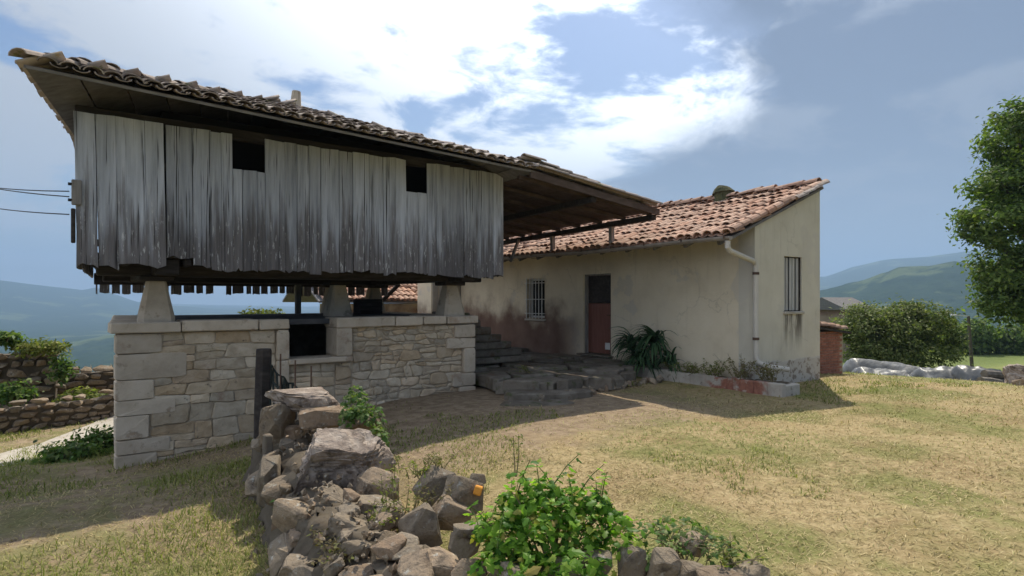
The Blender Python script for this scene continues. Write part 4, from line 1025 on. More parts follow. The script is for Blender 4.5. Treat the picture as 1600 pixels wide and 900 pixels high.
tag(o, 'small orange plastic scrap wedged between the rubble stones', 'scrap')

# gate post, bars and netting beside it
gp = MB(); a = px(412,545,7.3); bz = Z(a.x, a.y)
gp.tube([(a.x-.02,a.y,bz-.1),(a.x-.015,a.y,.4),(a.x+.0,a.y,a.z-.03),(a.x+.0,a.y,a.z)], .105, 7, .085)
tag(gp.build('gate_post', M['wood_dark']), 'dark leaning timber gate post behind the rubble wall', 'post')
a = px(425,585,7.2); q = MB(); V = []; Fc = []
for i in range(9):
    for j in range(7):
        f_ = i/8; p = px(424+38*f_, 568+30*f_**.7*1.2, 7.2); zz_ = p.z*(1-j/6)+(-.1)*(j/6); V.append((p.x, p.y+.05*math.sin(i*1.3+j*.7), zz_+.02*math.sin(i*2+j)))
for i in range(8):
    for j in range(6): Fc.append((i*7+j,(i+1)*7+j,(i+1)*7+j+1,i*7+j+1))
o = obj('netting', V, Fc, M['net']); md = o.modifiers.new('w', 'WIREFRAME'); md.thickness = .034
tag(o, 'sagging dark netting between the gate post and wall top slab', 'netting')
for i, (x, y) in enumerate(((437,553),(460,563),(485,572))):
    p = px(x, y, 7.05); tag(MB().tube([(p.x,p.y,Z(p.x,p.y)-.1),(p.x+.01,p.y,p.z)], .009, 6).build('iron_rod', M['rust']),
        ('rusty iron rod, nearest the dark gate post', 'rusty iron rod, middle one of three by the netting', 'rusty iron rod, rightmost and shortest of three by the netting')[i], 'rod', 'rods by the gate post')
p = px(418,700,5.9); V = MB().bbox((p.x-.04,p.y-.05,Z(p.x,p.y)-.1),(p.x+.04,p.y+.05,.42),.012,.006)
tag(V.build('lichen_post', M['slabstone']), 'short upright lichened stone beside the rubble wall end', 'stone')

# ivy on and beside the wall
def V3(x, y, dep, rx, ry, rz): return (px(x, y, dep), Vector((rx, ry, rz)))
iv = empty('ivy_bush', tuple(px(860, 900, 3.6)), 'bright green ivy mound spilling over the rubble in front', 'ivy')
lob = [V3(850,835,3.65,.24,.26,.24), V3(795,845,3.6,.17,.2,.17), V3(905,840,3.65,.22,.22,.18), V3(845,775,3.75,.12,.16,.12), V3(885,785,3.8,.13,.14,.10), V3(800,790,3.7,.10,.1,.10), V3(935,795,3.75,.10,.12,.11), V3(965,850,3.6,.13,.16,.10), V3(770,890,3.45,.13,.14,.12), V3(900,890,3.4,.24,.2,.13), V3(755,840,3.6,.08,.08,.10), V3(960,815,3.65,.10,.1,.07), V3(830,895,3.4,.16,.15,.12)]
pts = ellip_pts(lob, 1750); q = MB()
for k in range(46):     # loose shoots standing out of the mound
    c_, r_ = random.choice(lob); d_ = Vector((random.gauss(0,1),random.gauss(0,1),abs(random.gauss(0,.9))+.1)).normalized(); a_ = c_+Vector((d_.x*r_.x,d_.y*r_.y,d_.z*r_.z))*.8
    L2 = random.uniform(.10,.24); b_ = a_+d_*L2+UZ*.03; q.tube([a_, a_.lerp(b_,.5)+UZ*.02, b_], .004, 4, .002)
    for j in range(5): pts.append((a_.lerp(b_, .3+.7*j/4)+Vector((random.gauss(0,.02),random.gauss(0,.02),random.gauss(0,.015))), (d_+UZ+Vector((random.gauss(0,.4),random.gauss(0,.4),0))).normalized()))
q.build('shoot', M['ivy_dull'], iv)
leaf_mass(iv, pts, IVY, 298, .047, M['ivy'])
stems(iv, px(860,910,3.6), lob, 50)
iv = empty('ivy_trailer', tuple(px(570, 690, 5.9)), 'small green ivy climbing the right side of the wall top slab', 'ivy')
lob = [V3(556,632,6.05,.13,.14,.18), V3(570,664,5.8,.20,.16,.22), V3(588,692,5.65,.12,.12,.16), V3(545,655,5.8,.12,.1,.12)]
leaf_mass(iv, ellip_pts(lob, 560), IVYD, 110, .042, M['ivy_dull'])
stems(iv, px(570,700,5.9), lob, 14, .004)
iv = empty('creeping_vine', tuple(px(1080, 880, 3.6)), 'thin creeping vine over the low stones right of the ivy mound', 'vine')
lob = [V3(1010,835,3.8,.16,.2,.09), V3(1060,830,3.85,.2,.2,.07), V3(1125,865,3.65,.14,.16,.09), V3(1040,870,3.55,.18,.1,.08), V3(1090,845,3.75,.18,.16,.07)]
leaf_mass(iv, ellip_pts(lob, 430), IVYD, 120, .032, M['ivy_dull'])
stems(iv, px(1060,880,3.65), lob, 34, .004)
# weeds: thin stalks with small leaves
def weed(name, base, h, n, label, mleaf, size=.03, lean=(0,0), nst=5, cat='weed', spread=.12):
    e = empty(name, base, label, cat); q_ = MB(); pts = []
    for s_ in range(nst):
        a_ = Vector(base)+Vector((random.gauss(0,spread*.4),random.gauss(0,spread*.4),0)); hh = h*random.uniform(.6,1.0)
        tip = a_+Vector((lean[0]+random.gauss(0,spread), lean[1]+random.gauss(0,spread), hh)); mid = a_.lerp(tip,.5)+Vector((random.gauss(0,.02),random.gauss(0,.02),.02))
        q_.tube([a_, mid, tip], .005, 4, .002)
        for k_ in range(n//nst):
            f_ = random.uniform(.15,1); p = (a_.lerp(mid, f_*2) if f_ < .5 else mid.lerp(tip, f_*2-1))+Vector((random.gauss(0,.02),random.gauss(0,.02),random.gauss(0,.012)))
            pts.append((p, Vector((random.gauss(0,.6),random.gauss(0,.6),.8)).normalized()))
    q_.build('stalk', M['stem'], e)
    me = [rawmesh('weed_leaf', [(0,-.2,0),(.3,.2,.02),(0,1,-.1),(-.3,.2,.02)], [(0,1,2,3)], mleaf)]
    leaf_mass(e, pts, me, 0, size, mleaf, rest='leaves')
def gz(p): return (p.x, p.y, Z(p.x, p.y))
weed('tall_weed', px(620,850,4.55), .62, 190, 'tall yellow-green weed rising among the rubble stones', M['weed'], .035, nst=8, spread=.09)
weed('thin_stalk', px(806,745,4.6), .33, 40, 'single thin weed stalk left of the ivy mound', M['weed'], .03, nst=2, spread=.02)
weed('dry_weed', px(690,735,5.0), .14, 120, 'dry twiggy weed on top of the rubble, right half', M['dryweed'], .03, nst=9, spread=.10)
weed('wall_weed', px(610,740,5.3), .18, 150, 'low green weed growing beside the big porous boulder', M['weed'], .03, nst=9, spread=.12)
weed('rubble_weed', px(655,800,4.5), .22, 150, 'dry yellowish weed in the middle of the rubble', M['dryweed'], .03, nst=10, spread=.12)
weed('shade_weed', px(455,835,4.75), .30, 160, 'green weed on the shaded left flank of the rubble', M['ivy_dull'], .04, nst=9, spread=.12)
weed('edge_weed', px(1150,885,3.5), .12, 120, 'low green weed at the right end of the foreground stones', M['weed'], .03, nst=9, spread=.12)
weed('terrace_weed', (7.3,9.4,.28), .16, 160, 'green weed growing on the terrace at the foot of the stairs', M['weed'], .035, nst=12, spread=.18)
weed('terrace_edge_weed', (8.9,8.25,0), .14, 200, 'low weed along the broken right edge of the terrace', M['weed'], .035, nst=14, spread=.25)
weed('heap_weed', px(590,830,4.4), .20, 170, 'olive weed between the stones below the porous boulder', M['weed'], .034, nst=10, spread=.12)
weed('crest_weed', px(655,748,5.0), .16, 170, 'green tuft on the crest of the rubble, left of the upright stones', M['weed'], .034, nst=12, spread=.12)
weed('slope_weed', px(530,880,3.95), .16, 150, 'dry tuft at the foot of the rubble near the photo bottom', M['dryweed'], .034, nst=10, spread=.12)
weed('corner_weed', px(500,845,4.2), .10, 70, 'little pale weed low on the shaded end of the rubble', M['dryweed'], .03, nst=6, spread=.06)
for i, (Y_, h_, lb) in enumerate(((9.0,.0,''),)): pass
for k, (x_, y_, h_, lb) in enumerate(((10.38,6.2,.42,'dry trailing plant at the near corner of the planter'), (10.36,6.75,.50,'dry brown plant in the planter next to the downpipe'), (10.36,7.35,.34,'low straggling plant in the middle of the planter'), (10.38,7.85,.28,'sparse low plant in the planter beside the aloe'))):
    weed('planter_plant', (x_, y_, PZ-.04), h_, 420, lb, M['dryweed'] if k < 2 else M['weed'], .045, nst=22, spread=.20, cat='plant')

# aloe: rosettes of long arching tapered leaves
def aloe_leaf(seed):
    rg = random.Random(seed); V = []; n = 7
    L = 1.0; up = rg.uniform(.5, 1.0); droop = rg.uniform(.55, 1.0)
    for i in range(n):
        f_ = i/(n-1); x = f_*L*.8; z_ = up*f_-droop*f_*f_*1.05; ww = .062*(1-f_)**.75+.004; c_ = .018*(1-f_)
        V += [(x, -ww, z_+c_), (x, 0, z_-c_*.6), (x, ww, z_+c_)]
    Fc = []
    for i in range(n-1): Fc += [(i*3, (i+1)*3, (i+1)*3+1, i*3+1), (i*3+1, (i+1)*3+1, (i+1)*3+2, i*3+2)]
    return rawmesh('aloe_leaf', V, Fc, M['aloe'])
AL = [aloe_leaf(s) for s in range(7)]
al = empty('aloe_plant', (10.42, 9.0, PZ-.05), 'large dark green aloe clump in the planter beside the door', 'aloe')
for cx_, cy_, cz_, n_, s0 in ((10.34,9.45,.72,56,.70),(10.38,8.85,.80,74,.80),(10.28,9.15,.45,50,.66),(10.40,8.45,.45,40,.66)):
    for k in range(n_):
        s_ = s0*random.uniform(.75,1.15); yw = random.uniform(0,6.283)
        if math.cos(yw) > .25 : yw = math.pi-yw
        link('leaf', random.choice(AL), al, (cx_+random.gauss(0,.03), cy_+random.gauss(0,.05), cz_+random.uniform(-.22,.08)), (random.gauss(0,.15), random.uniform(-.5,.45), yw), (s_,s_,s_))
    MB().tube([(cx_,cy_,PZ-.1),(cx_,cy_,cz_-.05)], .05, 6).build('stem', M['bark'], al)

# ------------------------------------------------------------------ trees, bushes
def leaf_cloud(name, C, N_, n, size, m, parent, up=.35):
    """n diamond leaves at centres C with normals N_"""
    N_ = N_/np.linalg.norm(N_, axis=1, keepdims=True); A = np.cross(N_, RNG.normal(size=(n,3))); A /= np.linalg.norm(A, axis=1, keepdims=True)+1e-9; B = np.cross(N_, A)
    s = (size*RNG.uniform(.6,1.35,n))[:,None]
    V = np.stack([C-A*s, C+B*s*.45+N_*s*.1, C+A*s, C-B*s*.45+N_*s*.1], 1).reshape(-1,3)
    Q = np.arange(4*n).reshape(-1,4)
    return tag(link(name, npmesh(name, V, Q, m), parent), kind='stuff')
def crown_pts(lobes, nclump, per, cr):
    """clumps on the lobes' shells, leaves round each clump"""
    C = []; D = []
    w_ = np.array([r[0]*r[2] for c, r in lobes]); w_ = w_/w_.sum(); which = RNG.choice(len(lobes), nclump, p=w_)
    for k in which:
        c, r = lobes[k]; d_ = RNG.normal(size=3); d_ /= np.linalg.norm(d_); rr = RNG.uniform(.55, 1.05)
        C.append(np.array(c)+d_*np.array(r)*rr); D.append(d_)
    C = np.repeat(np.array(C), per, 0); D = np.repeat(np.array(D), per, 0); n = len(C)
    off = RNG.normal(size=(n,3))*cr*np.array([1,1,.6]); P = C+off
    return P, D*.5+np.array([0,0,.55])+RNG.normal(size=(n,3))*.5, n
def tree(name, base, lobes, nclump, per, cr, size, m, label, trunk_r, cat='tree', limbs=6):
    e = empty(name, base, label, cat); b0 = Vector(base); q_ = MB()
    top = Vector(lobes[0][0]); q_.tube([b0-UZ*.3, b0.lerp(top,.35)+Vector((.1,.05,0)), b0.lerp(top,.7), top], trunk_r, 9, trunk_r*.35)
    for c, r in lobes[1:1+limbs]:
        s_ = b0.lerp(top, random.uniform(.3,.7)); c = Vector(c); q_.tube([s_, s_.lerp(c,.5)+UZ*.2, c], trunk_r*.4, 6, trunk_r*.1)
    q_.build('trunk', M['bark'], e)
    P, N_, n = crown_pts(lobes, nclump, per, cr); leaf_cloud('crown', P, N_, n, size, m, e)
def lobe(x, y, dep, rx, rz): return (tuple(px(x, y, dep)), (rx, rx, rz))
b = px(1660, 560, 20.5)
tree('broadleaf_tree', (b.x, b.y, Z(b.x,b.y)), [lobe(1650,300,20.5,2.0,2.2), lobe(1590,210,20.3,1.25,1.05), lobe(1655,190,20.8,1.6,1.2), lobe(1565,285,20,.95,.75), lobe(1562,345,19.7,1.15,.75), lobe(1540,372,19.6,.75,.5), lobe(1580,420,19.8,1.1,.9), lobe(1572,470,20,.85,.75), lobe(1650,430,20.2,1.7,1.4), lobe(1640,490,20.4,1.3,.6), lobe(1740,330,21,2.2,2.4)],
    820, 80, .20, .085, M['tree'], 'tall dense broadleaf tree at the right edge', .32, limbs=9)
b = px(1400, 560, 24)
tree('round_bush', (b.x, b.y, Z(b.x,b.y)), [lobe(1405,525,24,1.3,1.0), lobe(1360,510,23.6,1.15,.85), lobe(1430,505,24.2,1.2,.85), lobe(1335,505,23.8,.7,.6), lobe(1400,490,24.3,.9,.55), lobe(1465,528,24.3,.75,.65), lobe(1380,550,23.4,1.3,.7), lobe(1450,550,23.6,1.0,.6)],
    300, 95, .19, .07, M['bush'], 'broad green bush behind the grey plastic sheets', .16, cat='bush')
for i, (x, y, dep, r_, lb) in enumerate(((1520,474,60,1.9,'dark distant tree left of the big broadleaf tree'),(1462,484,75,2.0,'distant low tree above the bush, right side'),(1590,498,60,1.7,'dark low tree at the far edge of the field'))):
    b = px(x, y, dep); g_ = Z(b.x, b.y); b.z = max(g_+r_*.75, min(b.z, g_+r_*1.0))
    tree('field_tree', (b.x,b.y,g_), [((b.x,b.y,b.z),(r_,r_,r_*.8)), ((b.x+r_*.6,b.y,b.z-r_*.4),(r_*.8,r_*.8,r_*.6)), ((b.x-r_*.5,b.y+r_*.4,b.z-r_*.5),(r_*.7,r_*.7,r_*.6))], 150, 26, .4, .24, M['tree'], lb, .2, limbs=2)

# ------------------------------------------------------------------ left background: ruined wall, low dry wall, weeds
def dry_wall(name, a, b_, h0, h1, label, rw_, rh, th=.45, m=None, off=0, group=None):
    """dry wall from a to b: stacked single stones over a core, uneven top"""
    a = Vector(a); b_ = Vector(b_); d_ = (b_-a); L = d_.length; t_ = d_.normalized(); nn_ = Vector((t_.y,-t_.x,0))
    if nn_.dot(-a) < 0: nn_ = -nn_
    e = empty(name, (a.x, a.y, Z(a.x,a.y)), label, 'stone wall', group)
    V = []; Fc = []; ns_ = max(3, int(L/.8))
    for i in range(ns_+1):
        p = a.lerp(b_, i/ns_); hh = h0+(h1-h0)*i/ns_; g_ = Z(p.x,p.y)
        for s_, z_ in ((.5,-.3),(.5,hh-.12),(-.5,hh-.12),(-.5,-.3)): V.append((p.x+nn_.x*s_*th*.8, p.y+nn_.y*s_*th*.8, g_+z_))
        if i: Fc += [((i-1)*4+j, i*4+j, i*4+(j+1)%4, (i-1)*4+(j+1)%4) for j in range(4)]
    Fc += [(0,1,2,3), tuple(ns_*4+k for k in (3,2,1,0))]
    obj('core', V, Fc, M['core'], e)
    u = 0; z_ = 0; hm = max(h0,h1)
    while z_ < hm-.02:
        rh_ = rh*random.uniform(.8,1.2); u = -random.uniform(0,rw_*.5)
        while u < L:
            ww = rw_*random.uniform(.6,1.5); f_ = min(max((u+ww/2)/L,0),1); hh = h0+(h1-h0)*f_+.08*math.sin(f_*23)
            if z_ < hh:
                p = a+t_*(u+ww/2)+nn_*(th*.40+random.uniform(-.04,.04)); g_ = Z(p.x,p.y)
                link('stone', random.choice(ROCK), e, (p.x,p.y,g_+z_+rh_*.45), (random.gauss(0,.12),random.gauss(0,.12),math.atan2(t_.y,t_.x)+random.gauss(0,.15)), (ww*.66,th*.3,rh_*.66))
            u += ww
        z_ += rh_
    return e
def at(x, dep): p = px(x, 466, dep); return (p.x, p.y, 0)
dry_wall('dry_stone_wall', at(-70,12.6), at(205,15.2), .58, .62, 'low dry stone wall of loose stones left of the platform', .26, .13)
dry_wall('garden_wall', at(84,16.8), at(190,17.8), 1.12, 1.12, 'brown stone garden wall seen just left of the platform corner', .36, .22)
e = dry_wall('ruined_wall', at(-60,15.2), at(88,16.2), 1.75, 1.72, 'ruined ivy-topped stone wall at the left edge', .36, .2, .6)
def bushy(name, x, y, dep, rx, rz, n, size, m, label, cat='plant', rpx=None):
    p = px(x, y, dep); e_ = empty(name, (p.x,p.y,p.z-rz), label, cat)
    P, N_, k = crown_pts([((p.x,p.y,p.z),(rx,rx*.6,rz)), ((p.x+rx*.4,p.y,p.z-rz*.3),(rx*.6,rx*.5,rz*.7)), ((p.x-rx*.5,p.y,p.z-rz*.2),(rx*.6,rx*.5,rz*.7))], n, 22, .10, ); leaf_cloud('foliage', P, N_, k, size, m, e_)
    q_ = MB()
    for _ in range(8): q_.tube([(p.x,p.y,p.z-rz), (p.x+random.gauss(0,rx*.4),p.y+random.gauss(0,.1),p.z+random.uniform(-.2,.6)*rz)], .012, 4, .005)
    q_.build('stem', M['stem'], e_)
bushy('wall_top_plant', 65, 543, 15.4, .58, .16, 44, .06, M['weed'], 'yellowish creeper on top of the ruined wall')
bushy('wall_top_plant', 8, 530, 15.0, .28, .18, 24, .07, M['ivy_dull'], 'green plant on the ruined wall at the photo edge')
bushy('wall_creeper', 96, 570, 15.4, .16, .45, 26, .06, M['ivy_dull'], 'green creeper hanging down the end of the ruined wall')
bushy('nettle_clump', 18, 612, 14.4, .40, .28, 36, .07, M['ivy_dull'], 'green nettles before the ruined wall')
bushy('weed_clump', 130, 620, 15.6, .5, .22, 40, .06, M['weed'], 'low weeds growing before the brown garden wall')
bushy('path_weed', 155, 690, 10.2, .36, .20, 60, .05, M['ivy_dull'], 'dark green weeds by the platform left corner')
bushy('path_weed', 115, 712, 9.2, .42, .14, 50, .05, M['ivy_dull'], 'low green weeds over the grey rock by the path')
bushy('slab_weed', 408, 492, 14.6, .38, .09, 26, .05, M['weed'], 'pale green weed tops showing behind the platform cap')
o = link('field_rock', ROCKF[1], None, (px(105,712,9.6).x, px(105,712,9.6).y, px(105,712,9.6).z-.05), (0,.2,.4), (.34,.3,.2)); tag(o, 'half buried grey rock beside the concrete path', 'rock')

# overhead cables on the left
for (x0,y0,x1,y1,lb) in ((-120,262,109,317,'upper overhead cable running left from the granary corner'),(-120,268,109,309,'thin cable just above the upper overhead cable'),(-120,296,109,343,'lower overhead cable running left from the granary corner')):
    b_ = px(x1,y1,8.05); b_ = Vector((HX0-.08, HY0-.03, b_.z)); a = px(x0,y0,16); pts = []
    for i in range(13):
        f_ = i/12; p = b_.lerp(a, f_); p.z -= .25*4*f_*(1-f_)*.5; pts.append(p)
    far_ = a+(a-b_)*1.2; pts.append(far_); tag(MB().tube(pts, .008, 5).build('overhead_cable', M['wire']), lb, 'cable', 'cables to the granary')

# ------------------------------------------------------------------ behind the granary: tiled outbuilding and cream barn
ob = empty('outbuilding', (9, 20.5, -1.2), 'small red-tiled outbuilding glimpsed between the granary pillars', 'outbuilding')
gb = Z(9, 20)
MB().box((7.6,19.4,gb-.5),(11.5,22.6,1.55)).build('wall', M['plaster'], ob)
pts = [Vector((6.35,18.95,1.66)), Vector((11.7,18.95,1.62)), Vector((11.7,21.0,2.55)), Vector((6.35,21.0,2.58))]
slab('roof_deck', pts, M['wood_soffit'], ob, .06)
slab('roof_deck', [Vector((11.7,23.0,1.62)), Vector((6.35,23.0,1.66)), Vector((6.35,21.0,2.58)), Vector((11.7,21.0,2.55))], M['wood_soffit'], ob, .06)
tile_face(ob, [pts[0], pts[1], pts[2], pts[3]], M['tile'], TILE_A, 90, over=.05)
MB().beam((6.6,19.1,gb-.4),(6.6,19.1,1.6),.09,.09).build('post', M['wood_dark'], ob)
MB().bbox((8.3,20.3,2.2),(9.3,20.9,2.75),.02).build('chimney', M['tile_old'], ob)
cb = empty('cream_barn', (10.5, 18, -.8), 'cream boarded barn wall glimpsed right of the outbuilding roof', 'barn')
MB().box((9.62,17.62,Z(10,17.6)-.5),(13.0,18.6,3.6)).build('wall', M['plaster'], cb)
for i in range(8): MB().bbox((9.66+i*.26,17.585,1.2),(9.85+i*.26,17.615,3.55),.005).build('board', M['concrete'], cb)
slab('roof', [Vector((9.4,17.3,3.55)), Vector((13.3,17.3,3.55)), Vector((13.3,18.9,3.9)), Vector((9.4,18.9,3.9))], M['tile_old'], cb, .08)
p = px(465,480,13.6); tag(MB().beam((p.x,p.y,Z(p.x,p.y)-.3),(p.x+.01,p.y,2.05),.11,.11).build('support_post', M['wood_grey']), 'thin grey timber post behind the platform opening', 'post')
tag(MB().beam((6.45,15.6,1.2),(7.5,15.6,2.15),.07,.10).build('leaning_strut', M['wood_dark']), 'dark diagonal timber strut under the granary rear right', 'strut')
# dark clutter stored on the platform
for i, (x_, y_, lx, ly, h_, lb) in enumerate(((5.3,12.6,.5,.4,.34,'dark wooden crate standing on the platform under the granary'),)):
    e = empty('storage_crate', (x_,y_,CAP), lb, 'crate')
    for k in range(4): MB().bbox((x_-lx/2,y_-ly/2-.02,CAP-.01+k*h_/4),(x_+lx/2,y_-ly/2,CAP-.02+(k+1)*h_/4-.01),.004).build('slat', M['wood_dark'], e)
    MB().box((x_-lx/2,y_-ly/2+.002,CAP-.015),(x_+lx/2,y_+ly/2,CAP+h_-.03)).build('body', M['wood_dark'], e)

# ------------------------------------------------------------------ right background: brick shed, sheets, pole, logs, rock
sh = empty('brick_shed', (14.6, 7.8, -.3), 'tiny red brick shed with a tiled roof behind the house corner', 'shed')
SX0, SX1, SY = 13.18, 15.75, 7.35; gs = -.55
MB().box((SX0,SY+.02,gs-.3),(SX1-.02,SY+1.2,1.0-.06)).build('wall_core', M['mortar'], sh)
bv = MB().bbox((0,0,0),(.215,.09,.058),.005); bme = rawmesh('brick', bv.V, bv.F, M['brick'])
for r_ in range(22):
    for c_ in range(11):
        x_ = SX0+c_*.226+(.113 if r_%2 else 0)-.0; 
        if x_+.22 < SX1: link('brick', bme, sh, (x_, SY+random.uniform(-.006,.004), gs+r_*.068))
q1 = [Vector((SX0-.02,SY-.12,1.20)), Vector((SX1+.16,SY-.12,.90)), Vector((SX1+.16,SY+1.3,.94)), Vector((SX0-.02,SY+1.3,1.24))]
slab('roof_deck', q1, M['wood_dark'], sh, .05)
tile_face(sh, [q1[1], q1[2], q1[3], q1[0]], M['tile'], TILE_A, 60, over=.04)

def sheet(name, pts, label, wdt):
    """a wrinkled plastic sheet thrown over a long heap: pts = spine points (x px, top y px, depth)"""
    nL, nW = 46, 22; V = []; sp = [px(*p) for p in pts]; sd_ = len(label)*7 % 97
    for i in range(nL):
        f_ = i/(nL-1)*(len(sp)-1); k = min(int(f_), len(sp)-2); p = sp[k].lerp(sp[k+1], f_-k)
        nrm = Vector((FW.x, FW.y, 0)); end = min(1, min(i, nL-1-i)/4.0)**.5
        for j in range(nW):
            v = (j/(nW-1)-.5)*2; x_ = p.x+nrm.x*v*wdt; y_ = p.y+nrm.y*v*wdt; g_ = Z(x_, y_)
            hh = max(.05, p.z-g_)*(1-abs(v)**2.0)*end*.8
            wr = .09*float(fbm(i*.11, j*.35, sd_, 2))+.03*float(fbm(i*.2+j*.3, j*.8-i*.1, sd_+5, 2))
            V.append((x_+wr*.5, y_, g_+max(.015, hh+wr*(1 if abs(v) < .95 else .2))))
    Fc = [(i*nW+j,(i+1)*nW+j,(i+1)*nW+j+1,i*nW+j+1) for i in range(nL-1) for j in range(nW-1)]
    o_ = obj(name, V, Fc, M['sheet'], smooth=True); md_ = o_.modifiers.new('s','SOLIDIFY'); md_.thickness = .01; tag(o_, label, 'plastic sheet', 'sheeted heaps behind the lawn')
sheet('plastic_sheet', [(1318,552,19.5),(1365,553,19.4),(1410,560,19.2),(1440,570,19.0)], 'long grey plastic sheet heap nearest the brick shed', .75)
sheet('plastic_sheet', [(1335,570,17.6),(1375,572,17.5),(1420,578,17.3)], 'lower shiny plastic sheet fold before the long heap', .5)
sheet('plastic_sheet', [(1430,572,17.8),(1470,567,17.7),(1505,570,17.6)], 'middle grey plastic sheet heap below the leaning pole', .6)
sheet('plastic_sheet', [(1490,566,17.2),(1530,566,17.0),(1565,574,16.9)], 'rightmost grey plastic sheet heap beside the logs', .55)
a = px(1523,560,27); g_ = Z(a.x,a.y); t_ = px(1513,494,27)
pe = empty('leaning_pole', (a.x,a.y,g_), 'thin leaning timber pole with a white lamp arm at the field edge', 'pole')
MB().tube([(a.x,a.y,g_-.2),(t_.x,t_.y,t_.z)], .085, 7, .06).build('shaft', M['bark'], pe)
q2 = px(1490,492,27); MB().beam(t_, q2, .06, .05).build('lamp_arm', M['iron_white'], pe)
MB().bbox((q2.x-.16,q2.y-.08,q2.z-.06),(q2.x+.16,q2.y+.08,q2.z+.03),.02).build('lamp_head', M['iron_white'], pe)
for i, (x0,x1,dep,dz,lb) in enumerate(((1538,1592,16.3,.30,'upper old log stacked by the right edge boulder'),(1540,1590,16.2,.09,'lower old log stacked by the right edge boulder'),(1532,1562,15.8,.08,'short old log beside the rightmost plastic heap'))):
    a = px(x0,466,dep); b_ = px(x1,466,dep+.35); a.z = Z(a.x,a.y)+dz; b_.z = Z(b_.x,b_.y)+dz
    tag(MB().tube([a, (a+b_)/2+UZ*.02, b_], .11, 8, .095).build('old_log', M['log']), lb, 'log', 'logs by the lawn edge')
p = px(1592,588,13.6); tag(link('field_boulder', BIG, None, (p.x,p.y,Z(p.x,p.y)+.14), (.2,.1,.3), (.44,.4,.36)), 'brown boulder at the right edge of the lawn', 'boulder')
p = px(1598,604,12.9); tag(link('small_boulder', ROCKF[2], None, (p.x,p.y,Z(p.x,p.y)+.05), (.1,.3,.8), (.22,.2,.16)), 'smaller rock in front of the right edge boulder', 'boulder')
fh = empty('distant_house', tuple(px(1306,490,58)), 'distant grey-roofed house behind the bush, next to the house wall', 'house')
b = px(1308,485,58); g_ = Z(b.x,b.y)
MB().box((b.x-2.6,b.y-2,g_-1),(b.x+2.6,b.y+2,b.z+.1)).build('wall', M['plaster'], fh)
q = MB(); zt = b.z+.1; q.add([(b.x-3,b.y-2.4,zt),(b.x+3,b.y-2.4,zt),(b.x+3,b.y+2.4,zt),(b.x-3,b.y+2.4,zt),(b.x-3,b.y,zt+1.15),(b.x+3,b.y,zt+1.15)], [(0,1,5,4),(2,3,4,5),(1,2,5),(3,0,4),(3,2,1,0)]); q.build('roof', M['wood_soffit'], fh)
for i, (x_, w_) in enumerate(((-1.2,.7),(.9,.7))): MB().bbox((b.x+x_,b.y-2.03,b.z-1.2),(b.x+x_+w_,b.y-2.003,b.z-.3),.01).build('window', M['void'], fh)

# ------------------------------------------------------------------ grass: hay and blades as one uncountable mass each
def blades(name, x, y, length, wid, flat, m, label, clump=None):
    n = len(x); z = height(x, y); a = RNG.uniform(0, 2*np.pi, n); L = length*RNG.uniform(.5,1.4,n); tilt = np.clip(RNG.normal(flat, .22, n), .05, 1.5)
    d = np.stack([np.cos(a)*np.sin(tilt), np.sin(a)*np.sin(tilt), np.cos(tilt)], -1); s = np.stack([-np.sin(a), np.cos(a), np.zeros(n)], -1)
    b0 = np.stack([x, y, z-.004], -1); wd = (wid*RNG.uniform(.6,1.4,n))[:,None]
    mid = b0+d*(L*.55)[:,None]; tip = b0+d*L[:,None]; tip[:,2] -= L*.25*np.sin(tilt); tip[:,2] = np.maximum(tip[:,2], z+.003)
    V = np.stack([b0-s*wd, b0+s*wd, mid+s*wd*.8, mid-s*wd*.8, tip], 1).reshape(-1,3)
    k = np.arange(n)[:,None]*5
    T = np.concatenate([k+np.array([[0,1,2]]), k+np.array([[0,2,3]]), k+np.array([[3,2,4]])], 0)
    return tag(link(name, npmesh(name, V, T, m)), label, 'grass', kind='stuff')
def inside_any(x, y):
    bad = (x > 5.5) & (y > 8.0) & (x < 10.7)
    bad |= (x > 10.15) & (x < 13.4) & (y > 6.6); bad |= (x > 10.15) & (x < 10.8) & (y > 5.75)
    bad |= (x > .75) & (x < 6.55) & (y > 9.75); bad |= (x > 13.3) & (x < 15.8) & (y > 7.3) & (y < 8.6)
    return bad
def scatter(n, r0, r1, a0, a1, power=1.0):
    r = r0+(r1-r0)*RNG.random(n)**power; an = np.radians(RNG.uniform(a0, a1, n))+FA
    return r*np.cos(an), r*np.sin(an)
x, y = scatter(420000, 2.4, 21, -52, 48, 1.2)
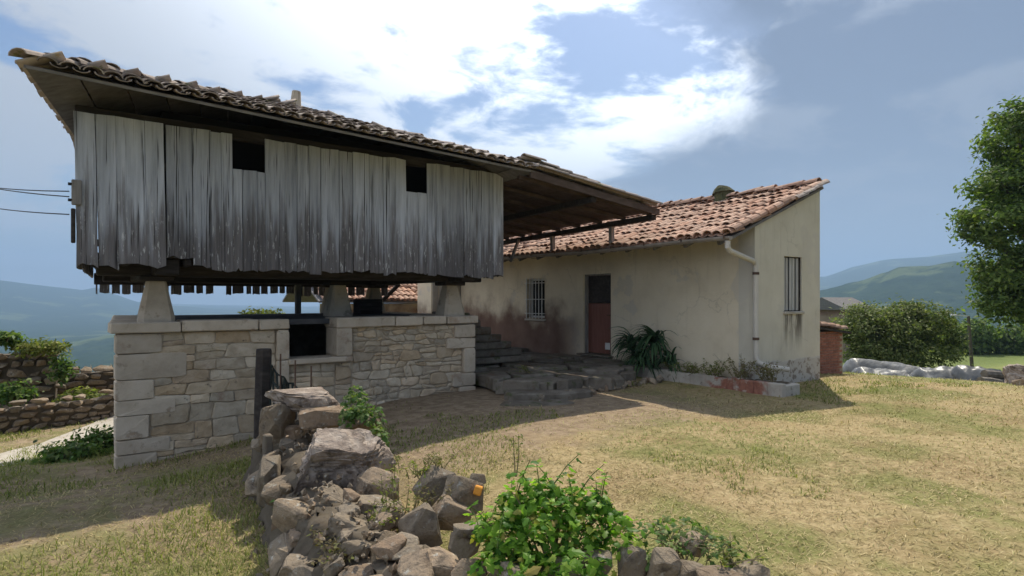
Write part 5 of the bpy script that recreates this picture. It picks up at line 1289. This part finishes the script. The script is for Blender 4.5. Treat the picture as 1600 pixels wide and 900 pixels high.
dirt = ss(5.2, 6.8, y+1.6*fbm(x*.6,y*.6,21,3)-.05*x)*ss(10.3, 7.6, x+1.2*fbm(x*.7,y*.7,27,2))*ss(1.5,3.0,x)
keep = (RNG.random(len(x)) > dirt*.93) & ~inside_any(x, y) & ((x > .9+.5*fbm(y*.5,x*.5,4,2)) | (RNG.random(len(x)) < .5)) & (RNG.random(len(x)) < .35+.9*vnoise(x*1.4,y*1.4,33))
x, y = x[keep], y[keep]; r = np.hypot(x, y)
blades('dry_grass', x, y, .060+.002*r, .0011+.00030*r, 1.28, M['straw'], 'cut dry hay lying over the sunny lawn')
x, y = scatter(150000, 2.6, 22, -8, 48, 1.0)
keep = ~inside_any(x, y) & (x < 2.6+.8*fbm(y*.5,x*.5,8,2)) & (RNG.random(len(x)) < ss(.35,.75,vnoise(x*.9,y*.9,3)+.25*vnoise(x*4,y*4,9)))
x, y = x[keep], y[keep]; r = np.hypot(x, y)
blades('green_grass', x, y, .075+.002*r, .0016+.00034*r, .75, M['green_grass'], 'short green and yellow grass on the shaded lane side')
x, y = scatter(90000, 3.2, 21, -50, 12, 1.0)
keep = ~inside_any(x, y) & (x > 2.5) & (vnoise(x*.55,y*.55,41)+.45*vnoise(x*2.2,y*2.2,43) > 1.05) & (y < 8.2)
x, y = x[keep], y[keep]; r = np.hypot(x, y)
blades('grass_tufts', x, y, .05+.0025*r, .0017+.00034*r, .8, M['green_grass'], 'green tufts of regrowth in the yellow lawn')

# ------------------------------------------------------------------ air
o = MB().box((-9000,-9000,-420),(9000,9000,520)).build('haze', None)
m = bpy.data.materials.new('haze_air'); m.use_nodes = True; t = NT(m.node_tree); t.n.clear()
pv = t.new('ShaderNodeVolumePrincipled'); pv.inputs['Color'].default_value = (.33,.48,.71,1); pv.inputs['Density'].default_value = .00030; pv.inputs['Anisotropy'].default_value = .2
t.l.new(pv.outputs[0], t.new('ShaderNodeOutputMaterial').inputs['Volume']); o.data.materials.append(m)
tag(o, 'blue summer haze filling the valley air', 'haze', kind='stuff')

# every other top-level object is a thing of its own (walls and terrace included)
for o in list(sc.objects):
    if o.parent is None and o.get('category') and not o.get('kind'): o['kind'] = 'thing'
